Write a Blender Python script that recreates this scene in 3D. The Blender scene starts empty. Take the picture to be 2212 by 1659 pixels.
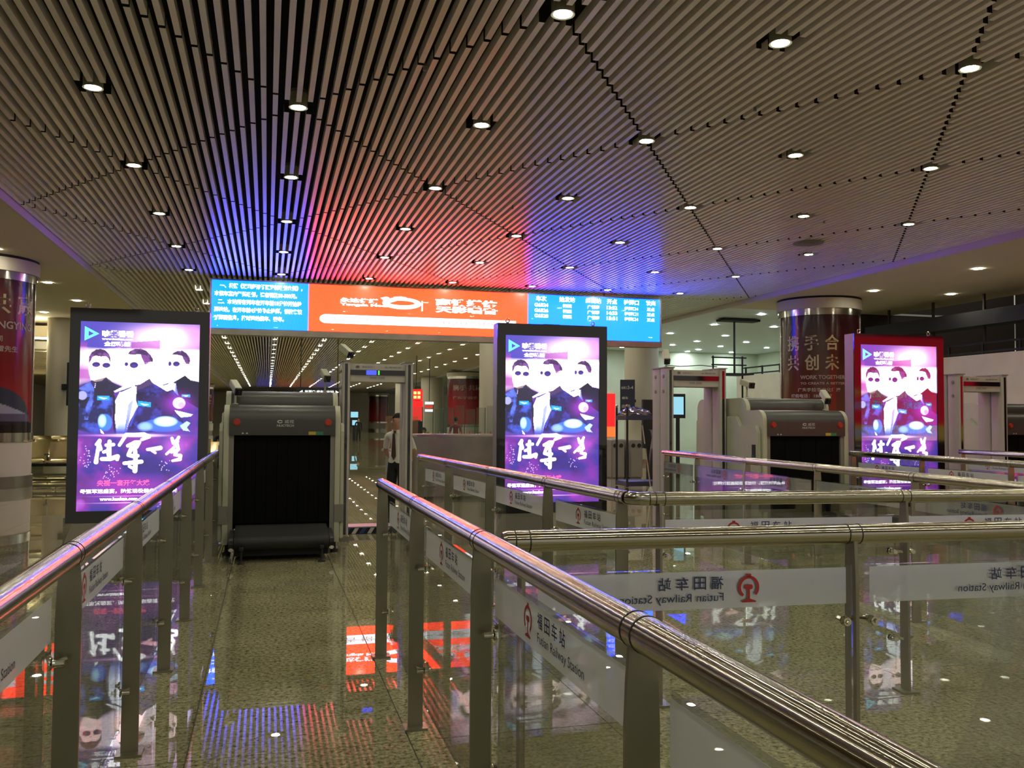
import bpy, bmesh, math, random
import numpy as np
from mathutils import Vector, Matrix

random.seed(7)
rng = np.random.default_rng(7)
S = bpy.context.scene
COL = S.collection

# ------------------------------------------------------------------ camera, world, exposure
CAM_LOC = Vector((0.0, 0.0, 1.55))
CAM_M = Matrix(((0.9640497, -0.0167147, -0.2651956), (-0.2656483, -0.0371522, -0.9633539), (0.0062496, 0.9991698, -0.0402568)))
cam = bpy.data.cameras.new('camera')
cam.sensor_fit = 'HORIZONTAL'
cam.sensor_width = 36.0
cam.lens = 36.0 * 1919.67 / 2212.0
cam.clip_start = 0.05
cam.clip_end = 400
camo = bpy.data.objects.new('camera', cam)
COL.objects.link(camo)
camo.matrix_world = Matrix.Translation(CAM_LOC) @ CAM_M.to_4x4()
S.camera = camo

w = bpy.data.worlds.new('world')
S.world = w
w.use_nodes = True
w.node_tree.nodes['Background'].inputs[0].default_value = (1.0, 0.95, 0.80, 1)
w.node_tree.nodes['Background'].inputs[1].default_value = 0.34
S.view_settings.view_transform = 'Standard'
S.view_settings.look = 'None'
S.view_settings.exposure = 0.12
S.view_settings.gamma = 1.0
S.view_settings.use_curve_mapping = False
S.cycles.transparent_max_bounces = 20
S.cycles.max_bounces = 5
S.cycles.diffuse_bounces = 3
S.cycles.glossy_bounces = 3
S.cycles.use_adaptive_sampling = True
S.cycles.adaptive_threshold = 0.14
S.cycles.adaptive_min_samples = 16
S.cycles.transmission_bounces = 4
S.cycles.sample_clamp_indirect = 6.0
S.cycles.caustics_reflective = False
S.cycles.caustics_refractive = False

LAMP = 240.0        # radiance of a downlight lens
LAMPC = (1.0, 0.95, 0.74)
CEIL = 5.15         # underside of the ceiling slats
PLAS = 5.03         # plaster ceiling

# ------------------------------------------------------------------ materials
MATS = {}
def mat(name, col=(.5, .5, .5), rough=.5, metal=0.0, emit=None, es=1.0, alpha=1.0, spec=.5, noise=None, bump=None, rnd=0.0):
    m = bpy.data.materials.new(name)
    m.use_nodes = True
    nt = m.node_tree
    b = nt.nodes['Principled BSDF']
    b.inputs['Base Color'].default_value = (*col, 1)
    b.inputs['Roughness'].default_value = rough
    b.inputs['Metallic'].default_value = metal
    b.inputs['Alpha'].default_value = alpha
    b.inputs['Specular IOR Level'].default_value = spec
    if emit:
        b.inputs['Emission Color'].default_value = (*emit, 1)
        b.inputs['Emission Strength'].default_value = es
    if noise:
        sc, amt = noise
        tc = nt.nodes.new('ShaderNodeTexCoord')
        n = nt.nodes.new('ShaderNodeTexNoise')
        n.inputs['Scale'].default_value = sc
        n.inputs['Detail'].default_value = 4
        nt.links.new(tc.outputs['Object'], n.inputs['Vector'])
        r = nt.nodes.new('ShaderNodeMapRange')
        r.inputs[1].default_value = .3
        r.inputs[2].default_value = .7
        r.inputs[3].default_value = 1 - amt
        r.inputs[4].default_value = 1 + amt
        nt.links.new(n.outputs['Fac'], r.inputs[0])
        mx = nt.nodes.new('ShaderNodeVectorMath')
        mx.operation = 'SCALE'
        mx.inputs[0].default_value = col
        nt.links.new(r.outputs[0], mx.inputs['Scale'])
        nt.links.new(mx.outputs[0], b.inputs['Base Color'])
        if bump:
            bp = nt.nodes.new('ShaderNodeBump')
            bp.inputs['Strength'].default_value = bump
            bp.inputs['Distance'].default_value = .002
            nt.links.new(n.outputs['Fac'], bp.inputs['Height'])
            nt.links.new(bp.outputs[0], b.inputs['Normal'])
    MATS[name] = m
    return m

def emat(name, col, st=1.0):
    """a surface that only gives off light"""
    m = bpy.data.materials.new(name)
    m.use_nodes = True
    nt = m.node_tree
    nt.nodes.clear()
    o = nt.nodes.new('ShaderNodeOutputMaterial')
    e = nt.nodes.new('ShaderNodeEmission')
    e.inputs[0].default_value = (*col, 1)
    e.inputs[1].default_value = st
    nt.links.new(e.outputs[0], o.inputs[0])
    MATS[name] = m
    return m

def glassmat(name, tint=(.86, .93, .88), refl=1.0, rough=0.0):
    """clear pane: see-through with Fresnel mirror reflection"""
    m = bpy.data.materials.new(name)
    m.use_nodes = True
    nt = m.node_tree
    nt.nodes.clear()
    o = nt.nodes.new('ShaderNodeOutputMaterial')
    t = nt.nodes.new('ShaderNodeBsdfTransparent')
    t.inputs[0].default_value = (*tint, 1)
    g = nt.nodes.new('ShaderNodeBsdfGlossy')
    g.inputs['Roughness'].default_value = rough
    f = nt.nodes.new('ShaderNodeFresnel')
    f.inputs['IOR'].default_value = 1.5
    k = nt.nodes.new('ShaderNodeMath')
    k.operation = 'MULTIPLY'
    k.inputs[1].default_value = refl
    mx = nt.nodes.new('ShaderNodeMixShader')
    nt.links.new(f.outputs[0], k.inputs[0])
    nt.links.new(k.outputs[0], mx.inputs[0])
    nt.links.new(t.outputs[0], mx.inputs[1])
    nt.links.new(g.outputs[0], mx.inputs[2])
    nt.links.new(mx.outputs[0], o.inputs[0])
    MATS[name] = m
    return m

def vcolmat(name, strength, attr='paint', lit=False, rough=.3):
    """picture printed on a sheet: colours come from the painted attribute"""
    m = bpy.data.materials.new(name)
    m.use_nodes = True
    nt = m.node_tree
    a = nt.nodes.new('ShaderNodeVertexColor')
    a.layer_name = attr
    b = nt.nodes['Principled BSDF']
    b.inputs['Roughness'].default_value = rough
    if lit:
        nt.links.new(a.outputs[0], b.inputs['Emission Color'])
        b.inputs['Emission Strength'].default_value = strength
        b.inputs['Base Color'].default_value = (.02, .02, .02, 1)
    else:
        nt.links.new(a.outputs[0], b.inputs['Base Color'])
    MATS[name] = m
    return m

def filmmat(name, col, cover):
    """frosted film: part clear, the rest scatters light both ways"""
    m = bpy.data.materials.new(name)
    m.use_nodes = True
    nt = m.node_tree
    nt.nodes.clear()
    o = nt.nodes.new('ShaderNodeOutputMaterial')
    t = nt.nodes.new('ShaderNodeBsdfTransparent')
    d = nt.nodes.new('ShaderNodeBsdfDiffuse')
    d.inputs[0].default_value = (*col, 1)
    l = nt.nodes.new('ShaderNodeBsdfTranslucent')
    l.inputs[0].default_value = (*col, 1)
    a = nt.nodes.new('ShaderNodeMixShader')
    a.inputs[0].default_value = .45
    b = nt.nodes.new('ShaderNodeMixShader')
    b.inputs[0].default_value = cover
    nt.links.new(d.outputs[0], a.inputs[1])
    nt.links.new(l.outputs[0], a.inputs[2])
    nt.links.new(t.outputs[0], b.inputs[1])
    nt.links.new(a.outputs[0], b.inputs[2])
    nt.links.new(b.outputs[0], o.inputs[0])
    MATS[name] = m
    return m

# granite floor: olive grey ground with dark and pale grains, polished
def granite(name):
    m = bpy.data.materials.new(name)
    m.use_nodes = True
    nt = m.node_tree
    b = nt.nodes['Principled BSDF']
    geo = nt.nodes.new('ShaderNodeNewGeometry')
    oi = nt.nodes.new('ShaderNodeObjectInfo')
    off = nt.nodes.new('ShaderNodeVectorMath')
    off.operation = 'SCALE'
    off.inputs[0].default_value = (7.0, 3.0, 0)
    nt.links.new(oi.outputs['Random'], off.inputs['Scale'])
    add = nt.nodes.new('ShaderNodeVectorMath')
    nt.links.new(geo.outputs['Position'], add.inputs[0])
    nt.links.new(off.outputs[0], add.inputs[1])
    n1 = nt.nodes.new('ShaderNodeTexNoise')
    n1.inputs['Scale'].default_value = 40
    n1.inputs['Detail'].default_value = 6
    n1.inputs['Roughness'].default_value = .75
    n2 = nt.nodes.new('ShaderNodeTexVoronoi')
    n2.inputs['Scale'].default_value = 75
    n3 = nt.nodes.new('ShaderNodeTexNoise')
    n3.inputs['Scale'].default_value = 1.4
    for n in (n1, n2, n3):
        nt.links.new(add.outputs[0], n.inputs['Vector'])
    r = nt.nodes.new('ShaderNodeValToRGB')
    e = r.color_ramp.elements
    e[0].position = .36
    e[0].color = (.05, .048, .022, 1)
    e[1].position = .46
    e[1].color = (.23, .215, .115, 1)
    x = r.color_ramp.elements.new(.56)
    x.color = (.37, .345, .20, 1)
    x = r.color_ramp.elements.new(.68)
    x.color = (.52, .48, .31, 1)
    nt.links.new(n1.outputs['Fac'], r.inputs[0])
    mr = nt.nodes.new('ShaderNodeMapRange')
    mr.inputs[1].default_value = .3
    mr.inputs[2].default_value = .7
    mr.inputs[3].default_value = .82
    mr.inputs[4].default_value = 1.15
    nt.links.new(n3.outputs['Fac'], mr.inputs[0])
    mx = nt.nodes.new('ShaderNodeVectorMath')
    mx.operation = 'SCALE'
    nt.links.new(r.outputs[0], mx.inputs[0])
    nt.links.new(mr.outputs[0], mx.inputs['Scale'])
    nt.links.new(mx.outputs[0], b.inputs['Base Color'])
    b.inputs['Roughness'].default_value = .008
    b.inputs['Specular IOR Level'].default_value = .6
    MATS[name] = m
    return m

def aniso(name, col, rough, an):
    """polished tube: reflections drawn out along the rail"""
    m = mat(name, col, rough, 1.0)
    nt = m.node_tree
    b = nt.nodes['Principled BSDF']
    t = nt.nodes.new('ShaderNodeTangent')
    t.direction_type = 'RADIAL'
    t.axis = 'X'
    b.inputs['Anisotropic'].default_value = an
    b.inputs['Anisotropic Rotation'].default_value = .25
    nt.links.new(t.outputs[0], b.inputs['Tangent'])
    return m
granite('granite')
mat('grout', (.06, .055, .035), .6)
mat('slat', (.92, .87, .79), .26)
mat('plenum', (.006, .006, .007), .95)
mat('plaster', (.74, .66, .50), .75)
mat('plaster_bluelit', (.66, .74, .74), .4)  # bluish light on the far ceiling is put into the plaster colour
mat('fascia', (.62, .58, .62), .5)
mat('wall', (.78, .72, .57), .7, noise=(2.0, .06))
mat('wall_green', (.62, .68, .52), .7, noise=(1.0, .06))
mat('void_dark', (.05, .042, .036), .8)  # near-black standing in for the unlit void above the partition
mat('steel', (.52, .49, .43), .16, 1.0)
aniso('rail_steel', (.50, .46, .37), .14, 1.0)
mat('steel_post', (.30, .28, .21), .34, .85)
mat('steel_brush', (.33, .31, .26), .3, 1.0, noise=(3.0, .1))
mat('chrome', (.75, .72, .62), .12, 1.0)
mat('joint', (.02, .02, .02), .6)
filmmat('film', (.88, .90, .95), .62)
mat('film_red', (.42, .03, .03), .6)
mat('film_blue', (.03, .04, .12), .6)
glassmat('glass', (.965, .985, .97), .55)
glassmat('cover_glass', (1, 1, 1), .9)
mat('black_gloss', (.008, .005, .008), .05, spec=.9)
mat('black_matt', (.010, .010, .012), .7)
mat('black_fabric', (.004, .004, .005), .9, spec=.1)
mat('casing', (.22, .20, .23), .4, .3)
mat('plinth', (.35, .32, .27), .5)
mat('white_paint', (.46, .47, .36), .42, noise=(8.0, .03))
mat('machine_dark', (.045, .045, .043), .38, noise=(10.0, .05))
mat('machine_grey', (.22, .21, .18), .45)
mat('panel_grey', (.42, .40, .36), .45, noise=(6.0, .03))
mat('panel_side', (.33, .31, .30), .5)
mat('print_grey', (.55, .55, .53), .5)
mat('print_dark', (.12, .12, .12), .5)
mat('red_button', (.45, .04, .02), .35)
mat('label_yellow', (.55, .38, .03), .5)
mat('label_green', (.03, .22, .10), .5)
mat('indicator_dark', (.02, .015, .012), .3)
mat('indicator_green', (.01, .08, .04), .3)
mat('navy', (.03, .03, .07), .5)
mat('rubber', (.012, .012, .012), .7)
mat('gold_text', (.42, .34, .18), .4, .3)
mat('pale_text', (.40, .30, .26), .5)
mat('col_white', (.54, .50, .42), .5)
mat('skin', (.42, .24, .15), .5)
mat('hair', (.008, .006, .006), .7, spec=.2)
mat('shirt_white', (.62, .62, .56), .75, noise=(30.0, .05))
mat('trousers', (.008, .008, .012), .8)
mat('tie', (.05, .025, .015), .7)
mat('cloth_red', (.22, .02, .05), .8)
mat('cloth_yellow', (.55, .48, .05), .8)
mat('cloth_dark', (.012, .012, .014), .8)
mat('lip', (.30, .10, .08), .5)
mat('eye', (.02, .012, .01), .3)
mat('bag_shiny', (.35, .33, .40), .12, .9, noise=(14.0, .5), bump=1.0)
mat('bag_black', (.012, .012, .013), .35)
mat('plastic_clear', (.7, .7, .7), .2, alpha=.3)
mat('stick', (.40, .33, .25), .5)
mat('stripe_white', (.6, .6, .6), .5)
mat('stripe_blue', (.02, .06, .22), .5)
mat('tread_pinklit', (.45, .35, .42), .5, noise=(80.0, .3))  # pink light falling on the step is put into this base colour
mat('bench_steel', (.80, .68, .38), .22, 1.0)
mat('bench_dark', (.03, .03, .03), .5)
mat('teal_glass', (.10, .22, .18), .1, alpha=.2)
mat('teal_edge', (.05, .12, .09), .2)
mat('acrylic', (.32, .20, .10), .1, alpha=.25)
emat('lens', LAMPC, LAMP)
emat('lens_cool', (.85, .95, 1.0), LAMP * .9)  # cool tint added to stand in for bluish light of an unseen source
emat('lens_far', LAMPC, LAMP * 1.1)
emat('lens_side', LAMPC, LAMP * .55)
emat('strip_lamp', (1, .88, .55), 55)
mat('led_blue', (.05, .05, .05), .25, emit=(.004, .52, 18.0))
mat('led_red', (.05, .05, .05), .25, emit=(13.0, .18, .04))
emat('led_white', (3.2, 3.2, 3.6), 1.0)
emat('far_blue', (.01, .03, 1.6), 1.0)
emat('far_red', (.9, .02, .02), 1.0)
emat('led_pink', (2.8, .5, 2.6), 1.0)
emat('led_redtext', (1.5, .75, .72), 1.0)
emat('wtmd_blue', (.10, .14, 2.2), 1.0)
emat('wtmd_green', (.15, 1.4, .12), 1.0)
emat('sign_white', (1.6, 1.7, 1.7), 1.0)
emat('sign_red', (1.1, .03, .03), 1.0)
emat('sign_orange', (1.4, .22, .05), 1.0)
emat('sign_yellow', (1.5, 1.2, .3), 1.0)
emat('screen_cyan', (.35, .75, .90), .9)
emat('poster_white', (3.2, 3.2, 3.4), 1.0)
emat('poster_pink', (2.6, .22, .65), 1.0)
emat('poster_cyan', (.25, 1.6, 2.4), 1.0)
emat('bill_red', (1.5, .02, .05), 1.0)
emat('bill_yellow', (1.0, .65, .1), 1.0)
emat('bill_blue', (.35, .65, 1.3), 1.0)
emat('bill_gold', (.9, .75, .2), 1.0)
vcolmat('poster_print', 1.0, lit=True, rough=.3)
vcolmat('banner_print', 1.0, lit=False, rough=.16)
for q in ('poster_print', 'poster_white', 'poster_pink', 'poster_cyan', 'led_white', 'led_redtext', 'led_pink', 'sign_white', 'sign_yellow', 'wtmd_blue', 'wtmd_green', 'bill_blue', 'bill_gold', 'far_blue', 'far_red'):
    MATS[q].cycles.emission_sampling = 'NONE'
M = MATS

# ------------------------------------------------------------------ mesh helpers
class MB:
    def __init__(s):
        s.v = []
        s.f = []
        s.m = []
        s.mi = 0
    def add(s, vs, fs):
        o = len(s.v)
        s.v += [tuple(p) for p in vs]
        s.f += [tuple(i + o for i in f) for f in fs]
        s.m += [s.mi] * len(fs)
        return s
    def box(s, a, b, T=None):
        x0, y0, z0 = a
        x1, y1, z1 = b
        vs = [Vector(p) for p in ((x0, y0, z0), (x1, y0, z0), (x1, y1, z0), (x0, y1, z0), (x0, y0, z1), (x1, y0, z1), (x1, y1, z1), (x0, y1, z1))]
        if T is not None:
            vs = [T @ p for p in vs]
        return s.add(vs, [(0, 3, 2, 1), (4, 5, 6, 7), (0, 1, 5, 4), (1, 2, 6, 5), (2, 3, 7, 6), (3, 0, 4, 7)])
    def cyl(s, p0, p1, r0, r1=None, n=14, caps=True):
        r1 = r0 if r1 is None else r1
        p0 = Vector(p0)
        p1 = Vector(p1)
        d = (p1 - p0).normalized()
        a = d.orthogonal().normalized()
        b = d.cross(a)
        vs = []
        for p, r in ((p0, r0), (p1, r1)):
            for i in range(n):
                t = 2 * math.pi * i / n
                vs.append(p + (a * math.cos(t) + b * math.sin(t)) * r)
        fs = [(i, (i + 1) % n, n + (i + 1) % n, n + i) for i in range(n)]
        if caps:
            fs += [tuple(range(n - 1, -1, -1)), tuple(range(n, 2 * n))]
        return s.add(vs, fs)
    def tube(s, pts, r, n=10, caps=True):
        pts = [Vector(p) for p in pts]
        k = len(pts)
        rs = r if isinstance(r, (list, tuple)) else [r] * k
        up = None
        vs = []
        for i, p in enumerate(pts):
            d = (pts[min(i + 1, k - 1)] - pts[max(i - 1, 0)]).normalized()
            if up is None:
                up = d.orthogonal().normalized()
            else:
                up = (up - d * up.dot(d)).normalized()
            b = d.cross(up)
            for j in range(n):
                t = 2 * math.pi * j / n
                vs.append(p + (up * math.cos(t) + b * math.sin(t)) * rs[i])
        fs = []
        for i in range(k - 1):
            for j in range(n):
                fs.append((i * n + j, i * n + (j + 1) % n, (i + 1) * n + (j + 1) % n, (i + 1) * n + j))
        if caps:
            fs += [tuple(range(n - 1, -1, -1)), tuple(range((k - 1) * n, k * n))]
        return s.add(vs, fs)
    def lathe(s, prof, n=24, c=(0, 0, 0), cap=True):
        vs = []
        for r, z in prof:
            for i in range(n):
                t = 2 * math.pi * i / n
                vs.append((c[0] + r * math.cos(t), c[1] + r * math.sin(t), c[2] + z))
        fs = []
        for k in range(len(prof) - 1):
            for i in range(n):
                fs.append((k * n + i, k * n + (i + 1) % n, (k + 1) * n + (i + 1) % n, (k + 1) * n + i))
        if cap:
            fs += [tuple(range(n - 1, -1, -1)), tuple(range((len(prof) - 1) * n, len(prof) * n))]
        return s.add(vs, fs)
    def prism(s, poly, d0, d1, fn):
        """poly: 2D points, extruded from d0 to d1; fn(u, v, d) -> point"""
        n = len(poly)
        vs = [fn(u, v, d0) for u, v in poly] + [fn(u, v, d1) for u, v in poly]
        fs = [tuple(range(n - 1, -1, -1)), tuple(range(n, 2 * n))]
        fs += [(i, (i + 1) % n, n + (i + 1) % n, n + i) for i in range(n)]
        return s.add(vs, fs)
    def build(s, name, m, parent=None, loc=(0, 0, 0), smooth=False, bevel=0.0):
        me = bpy.data.meshes.new(name)
        me.from_pydata([tuple(p) for p in s.v], [], s.f)
        ml = m if isinstance(m, (list, tuple)) else [m]
        for x in ml:
            me.materials.append(M[x] if isinstance(x, str) else x)
        if len(ml) > 1:
            me.polygons.foreach_set('material_index', s.m)
        bm = bmesh.new()
        bm.from_mesh(me)
        bmesh.ops.recalc_face_normals(bm, faces=bm.faces)
        if bevel:
            bmesh.ops.bevel(bm, geom=[e for e in bm.edges if len(e.link_faces) == 2 and e.calc_face_angle(0) > .6], offset=bevel, segments=2, affect='EDGES', clamp_overlap=True)
        bm.to_mesh(me)
        bm.free()
        if smooth:
            me.polygons.foreach_set('use_smooth', [True] * len(me.polygons))
            if hasattr(me, 'set_sharp_from_angle'):
                me.set_sharp_from_angle(angle=math.radians(38))
        return link(name, me, parent, loc)

def link(name, me, parent=None, loc=(0, 0, 0), rot=None):
    o = bpy.data.objects.new(name, me)
    COL.objects.link(o)
    if parent:
        o.parent = parent
    o.location = loc
    if rot is not None:
        o.rotation_euler = rot
    return o

def tag(o, label=None, cat=None, group=None, kind=None):
    if label:
        o['label'] = label
    if cat:
        o['category'] = cat
    if group:
        o['group'] = group
    if kind:
        o['kind'] = kind
    return o

def thing(name, label, cat, loc=(0, 0, 0), rz=0.0, group=None):
    o = bpy.data.objects.new(name, None)
    COL.objects.link(o)
    o.location = loc
    o.rotation_euler = (0, 0, rz)
    o.empty_display_size = .1
    return tag(o, label, cat, group)

def copy_tree(o, parent=None):
    c = o.copy()
    COL.objects.link(c)
    c.parent = parent
    for ch in KIDS.get(o.name, list(o.children)):
        copy_tree(ch, c)
    return c
KIDS = {}

def box(name, a, b, m, parent=None, bevel=0.0, loc=(0, 0, 0)):
    return MB().box(a, b).build(name, m, parent, loc, bevel=bevel)

def rrect(x0, x1, y0, y1, r, n=5):
    pts = []
    for cx, cy, a in ((x1 - r, y0 + r, -90), (x1 - r, y1 - r, 0), (x0 + r, y1 - r, 90), (x0 + r, y0 + r, 180)):
        for i in range(n + 1):
            t = math.radians(a + 90 * i / n)
            pts.append((cx + r * math.cos(t), cy + r * math.sin(t)))
    return pts

# ------------------------------------------------------------------ writing
TEXT = {}
def prepare_text(strings):
    objs = []
    for key in strings:
        s, bold = key
        c = bpy.data.curves.new('writing', 'FONT')
        c.body = s
        c.size = 1
        c.resolution_u = 3
        c.offset = bold
        o = bpy.data.objects.new('writing', c)
        COL.objects.link(o)
        objs.append((key, o, c))
    bpy.context.view_layer.update()
    dg = bpy.context.evaluated_depsgraph_get()
    for key, o, c in objs:
        me = o.evaluated_get(dg).to_mesh()
        vs = np.array([v.co[:2] for v in me.vertices]).reshape(-1, 2)
        fs = [tuple(p.vertices) for p in me.polygons]
        TEXT[key] = (vs, fs)
    for key, o, c in objs:
        bpy.data.objects.remove(o)
        bpy.data.curves.remove(c)

def text_geo(s, bold=0.0):
    return TEXT[(s, bold)]

def put_text(mb, s, fn, x0, y0, width=None, height=1.0, bold=0.0, stretch=None, align='l'):
    """writes s into mb; (x0, y0) lower left of the text's own box; fn maps (u, v) to a point"""
    vs, fs = text_geo(s, bold)
    lo = vs.min(0)
    hi = vs.max(0)
    sy = height / (hi[1] - lo[1])
    sx = sy * (stretch or 1.0)
    if width:
        sx = width / (hi[0] - lo[0])
    wd = (hi[0] - lo[0]) * sx
    if align == 'c':
        x0 -= wd / 2
    P = [fn(x0 + (v[0] - lo[0]) * sx, y0 + (v[1] - lo[1]) * sy) for v in vs]
    mb.add(P, fs)
    return wd
# ------------------------------------------------------------------ all the writing in the place, prepared once
SIGN_L = ['一、根据《深圳经济特区控制吸烟条例》，', '本候车室内严禁吸烟，违者罚款50-500元。', '二、本站所有列车在开车前15分钟开始检', '票进站，在开车前4分钟停止检票，请旅客核', '对票面信息，按时进站候车、乘车。']
SIGN_H = ['车次', '始发站', '终到站', '开点', '检票口', '状态']
SIGN_R = [['G6524', '福田', '广州南', '13:52', '检票口4', '正点'], ['G6526', '福田', '广州南', '14:33', '检票口1', '正点'], ['G6528', '福田', '广州南', '15:51', '检票口4', '正点']]
B1 = .035
need = [(t, B1) for t in SIGN_L + SIGN_H] + [(t, B1) for r in SIGN_R for t in r]
need += [(t, .045) for t in ('永达传媒', 'Yongda Media', '高铁媒体', '天影唱音', '响巢看看', 'www.kankan.com', '全网独播')]
need += [(t, 0.0) for t in ('广 告 招 商', '020-3801', '福田车站', 'Futian Railway Station', '威视', '智能安检门', '金属探测', '-', 'ZONE  ZONE')]
need += [(t, .01) for t in ('福', '田', '车', '站')]
need += [(t, .02) for t in ('央视一套开年大戏', '最强军迷盛宴，陆航现役装备首次曝光', 'NUCTECH', '携', '手', '合', '作', '共', '创', '未', '来', 'WORK TOGETHER', 'TO CREATE A BETTER', '广东手拉手文化传播', '招商电话：186-9847', '赢', 'GONGYING', '有限公司', '雷先生', '3-4', '检票口', '候车', '出站', '招租', '138 1066 6588 / 400-6', '电话 400-6', '做 诚招代理', '购商城', 'tamo', '美', '天', '携手 共赢', '广东手拉手')]
need += [(t, .02) for t in ('LED', 'EXIT', '1 2', '出口')]
prepare_text(dict.fromkeys(need))

# ------------------------------------------------------------------ floor
TILE = 1.02
fl = tag(box('floor', (-30, -14, -.06), (34, 140, -.006), 'grout'), 'polished olive grey granite floor of the station hall', 'floor', kind='structure')
tile_me = None
ix0, ix1, iy0, iy1 = -6, 9, 0, 20
mb = MB().box((.003, .003, -.006), (TILE - .003, TILE - .003, 0))
first = mb.build('floor_tile', 'granite', fl, (-.33 + ix0 * TILE, 2.28, 0))
for i in range(ix0, ix1):
    for j in range(iy0, iy1):
        if i == ix0 and j == iy0:
            continue
        link('floor_tile', first.data, fl, (-.33 + i * TILE, 2.28 + j * TILE, 0))
mb = MB()
X0, X1 = -.33 + ix0 * TILE, -.33 + ix1 * TILE
Y0, Y1 = 2.28, 2.28 + iy1 * TILE
def tiles(xa, xb, ya, yb, px, py):
    nx = max(1, round((xb - xa) / px))
    ny = max(1, round((yb - ya) / py))
    for i in range(nx):
        for j in range(ny):
            a = xa + (xb - xa) * i / nx
            b = xa + (xb - xa) * (i + 1) / nx
            c = ya + (yb - ya) * j / ny
            d = ya + (yb - ya) * (j + 1) / ny
            mb.add([(a + .003, c + .003, 0), (b - .003, c + .003, 0), (b - .003, d - .003, 0), (a + .003, d - .003, 0)], [(0, 1, 2, 3)])
tiles(-30, X0, -14, 60, TILE, TILE)
tiles(X1, 34, -14, 60, TILE, TILE)
tiles(X0, X1, -14, Y0, TILE, TILE)
tiles(X0, X1, Y1, 60, TILE, TILE)
tiles(-30, 34, 60, 140, TILE * 2, TILE * 4)
o = mb.build('floor_tile_field', 'granite', fl)
tag(o, kind='stuff')

# ------------------------------------------------------------------ slatted ceiling
H = CEIL - 1.55
LX0, LDX, LY0, LDY = .0803347 * H, .6058586 * H, 2.0416337 * H, .8604116 * H
SLX0, SLX1 = -4.13, 13.55
SLAT_W, SLAT_H = .057, .11
PITCH = LDX / 17
SIGN_Y = 23.4
ce = tag(box('ceiling', (SLX0, -9, CEIL + .42), (SLX1, 125, CEIL + .5), 'plenum'), 'dark ceiling void hung with long grey metal slats', 'ceiling', kind='structure')
lights = [(LX0 + i * LDX, LY0 + j * LDY, i, j) for i in range(-1, 6) for j in range(-3, 6)]
def breaks(x):
    u = (x - LX0) / LDX
    ys = []
    for mth in range(-6, 12):
        ys.append((LY0 + (2 * mth + 1 - u) * LDY, .03))
        ys.append((LY0 + (u - (2 * mth + 1)) * LDY, .03))
    for lx, ly, i, j in lights:
        if abs(lx - x) < .15:
            ys.append((ly, .17))
    return ys
segs = []
k0 = math.ceil((SLX0 - LX0) / PITCH)
k1 = math.floor((SLX1 - LX0) / PITCH)
for k in range(k0, k1 + 1):
    x = LX0 + (k + .0) * PITCH
    cuts = sorted((y - g, y + g) for y, g in breaks(x))
    cur = -4.0
    for a, b in cuts:
        if b <= cur:
            continue
        if a > SIGN_Y + .35:
            break
        if a > cur + .04:
            segs.append((x, cur, a))
        cur = max(cur, b)
    if cur < SIGN_Y + .3:
        segs.append((x, cur, SIGN_Y + .35))
Ri = CAM_M.transposed()
def scr(p):
    c = Ri @ (Vector(p) - CAM_LOC)
    if c.z > -.3:
        return None
    return (1106 + 1919.67 * c.x / -c.z, 829.5 - 1919.67 * c.y / -c.z)
def seen(sg):
    x, a, b = sg
    n = 8
    L = 0
    for i in range(n):
        y = a + (b - a) * (i + .5) / n
        s = scr((x, y, CEIL))
        if s and -10 < s[0] < 2222 and -10 < s[1] < 700:
            L += (b - a) / n * 1.0 / (x * x + y * y + H * H) ** 1.0
    return L
rank = sorted(segs, key=lambda t: -seen(t))
def slat_box(mb, x0, x1, y0, y1, z0, z1):
    # solid ends blackened (second material), standing in for shade inside an open channel
    k = len(mb.m)
    mb.box((x0, y0, z0), (x1, y1, z1))
    mb.m[k + 2] = 1
    mb.m[k + 4] = 1
    return mb
unit = slat_box(MB(), -SLAT_W / 2, SLAT_W / 2, 0, 1, 0, SLAT_H)
ume = None
for x, a, b in rank[:300]:
    if ume is None:
        o = unit.build('slat', ['slat', 'plenum'], ce, (x, a, CEIL))
        ume = o.data
    else:
        o = link('slat', ume, ce, (x, a, CEIL))
    o.scale = (1, b - a, 1)
mb = MB()
for x, a, b in rank[300:]:
    slat_box(mb, x - SLAT_W / 2, x + SLAT_W / 2, a, b, CEIL, CEIL + SLAT_H)
for k in range(k0, k1 + 1):
    x = LX0 + k * PITCH
    slat_box(mb, x - SLAT_W / 2, x + SLAT_W / 2, SIGN_Y + .37, 124, CEIL, CEIL + SLAT_H)
tag(mb.build('slat_field', ['slat', 'plenum'], ce), kind='stuff')

# plaster ceilings on either side, a hand lower, with their edge boards
def struct(name, a, b, m, label, cat='ceiling'):
    return tag(box(name, a, b, m), label, cat, kind='structure')
struct('ceiling_plaster', (-30, -9, PLAS), (SLX0 - .05, 125, PLAS + .06), 'plaster', 'smooth cream plaster ceiling over the seating side')
struct('ceiling_plaster.001', (SLX1 + .05, -9, PLAS), (19.6, 24.5, PLAS + .06), 'plaster', 'smooth plaster ceiling above the banner column by the light boxes')
struct('ceiling_plaster.002', (SLX1 + .05, 24.52, PLAS), (34, 125, PLAS + .06), 'plaster_bluelit', 'pale plaster ceiling beyond the banner column, bluish light put into its colour')
for nm, x0, x1, lb in (('trim_1', SLX0 - .05, SLX0, 'edge board between slats and plaster on the seating side'), ('trim_2', SLX1, SLX1 + .05, 'edge board between slats and plaster on the banner column side')):
    struct(nm, (x0, -9, PLAS - .02), (x1, 125, CEIL + .2), 'fascia', lb, 'trim')

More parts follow.
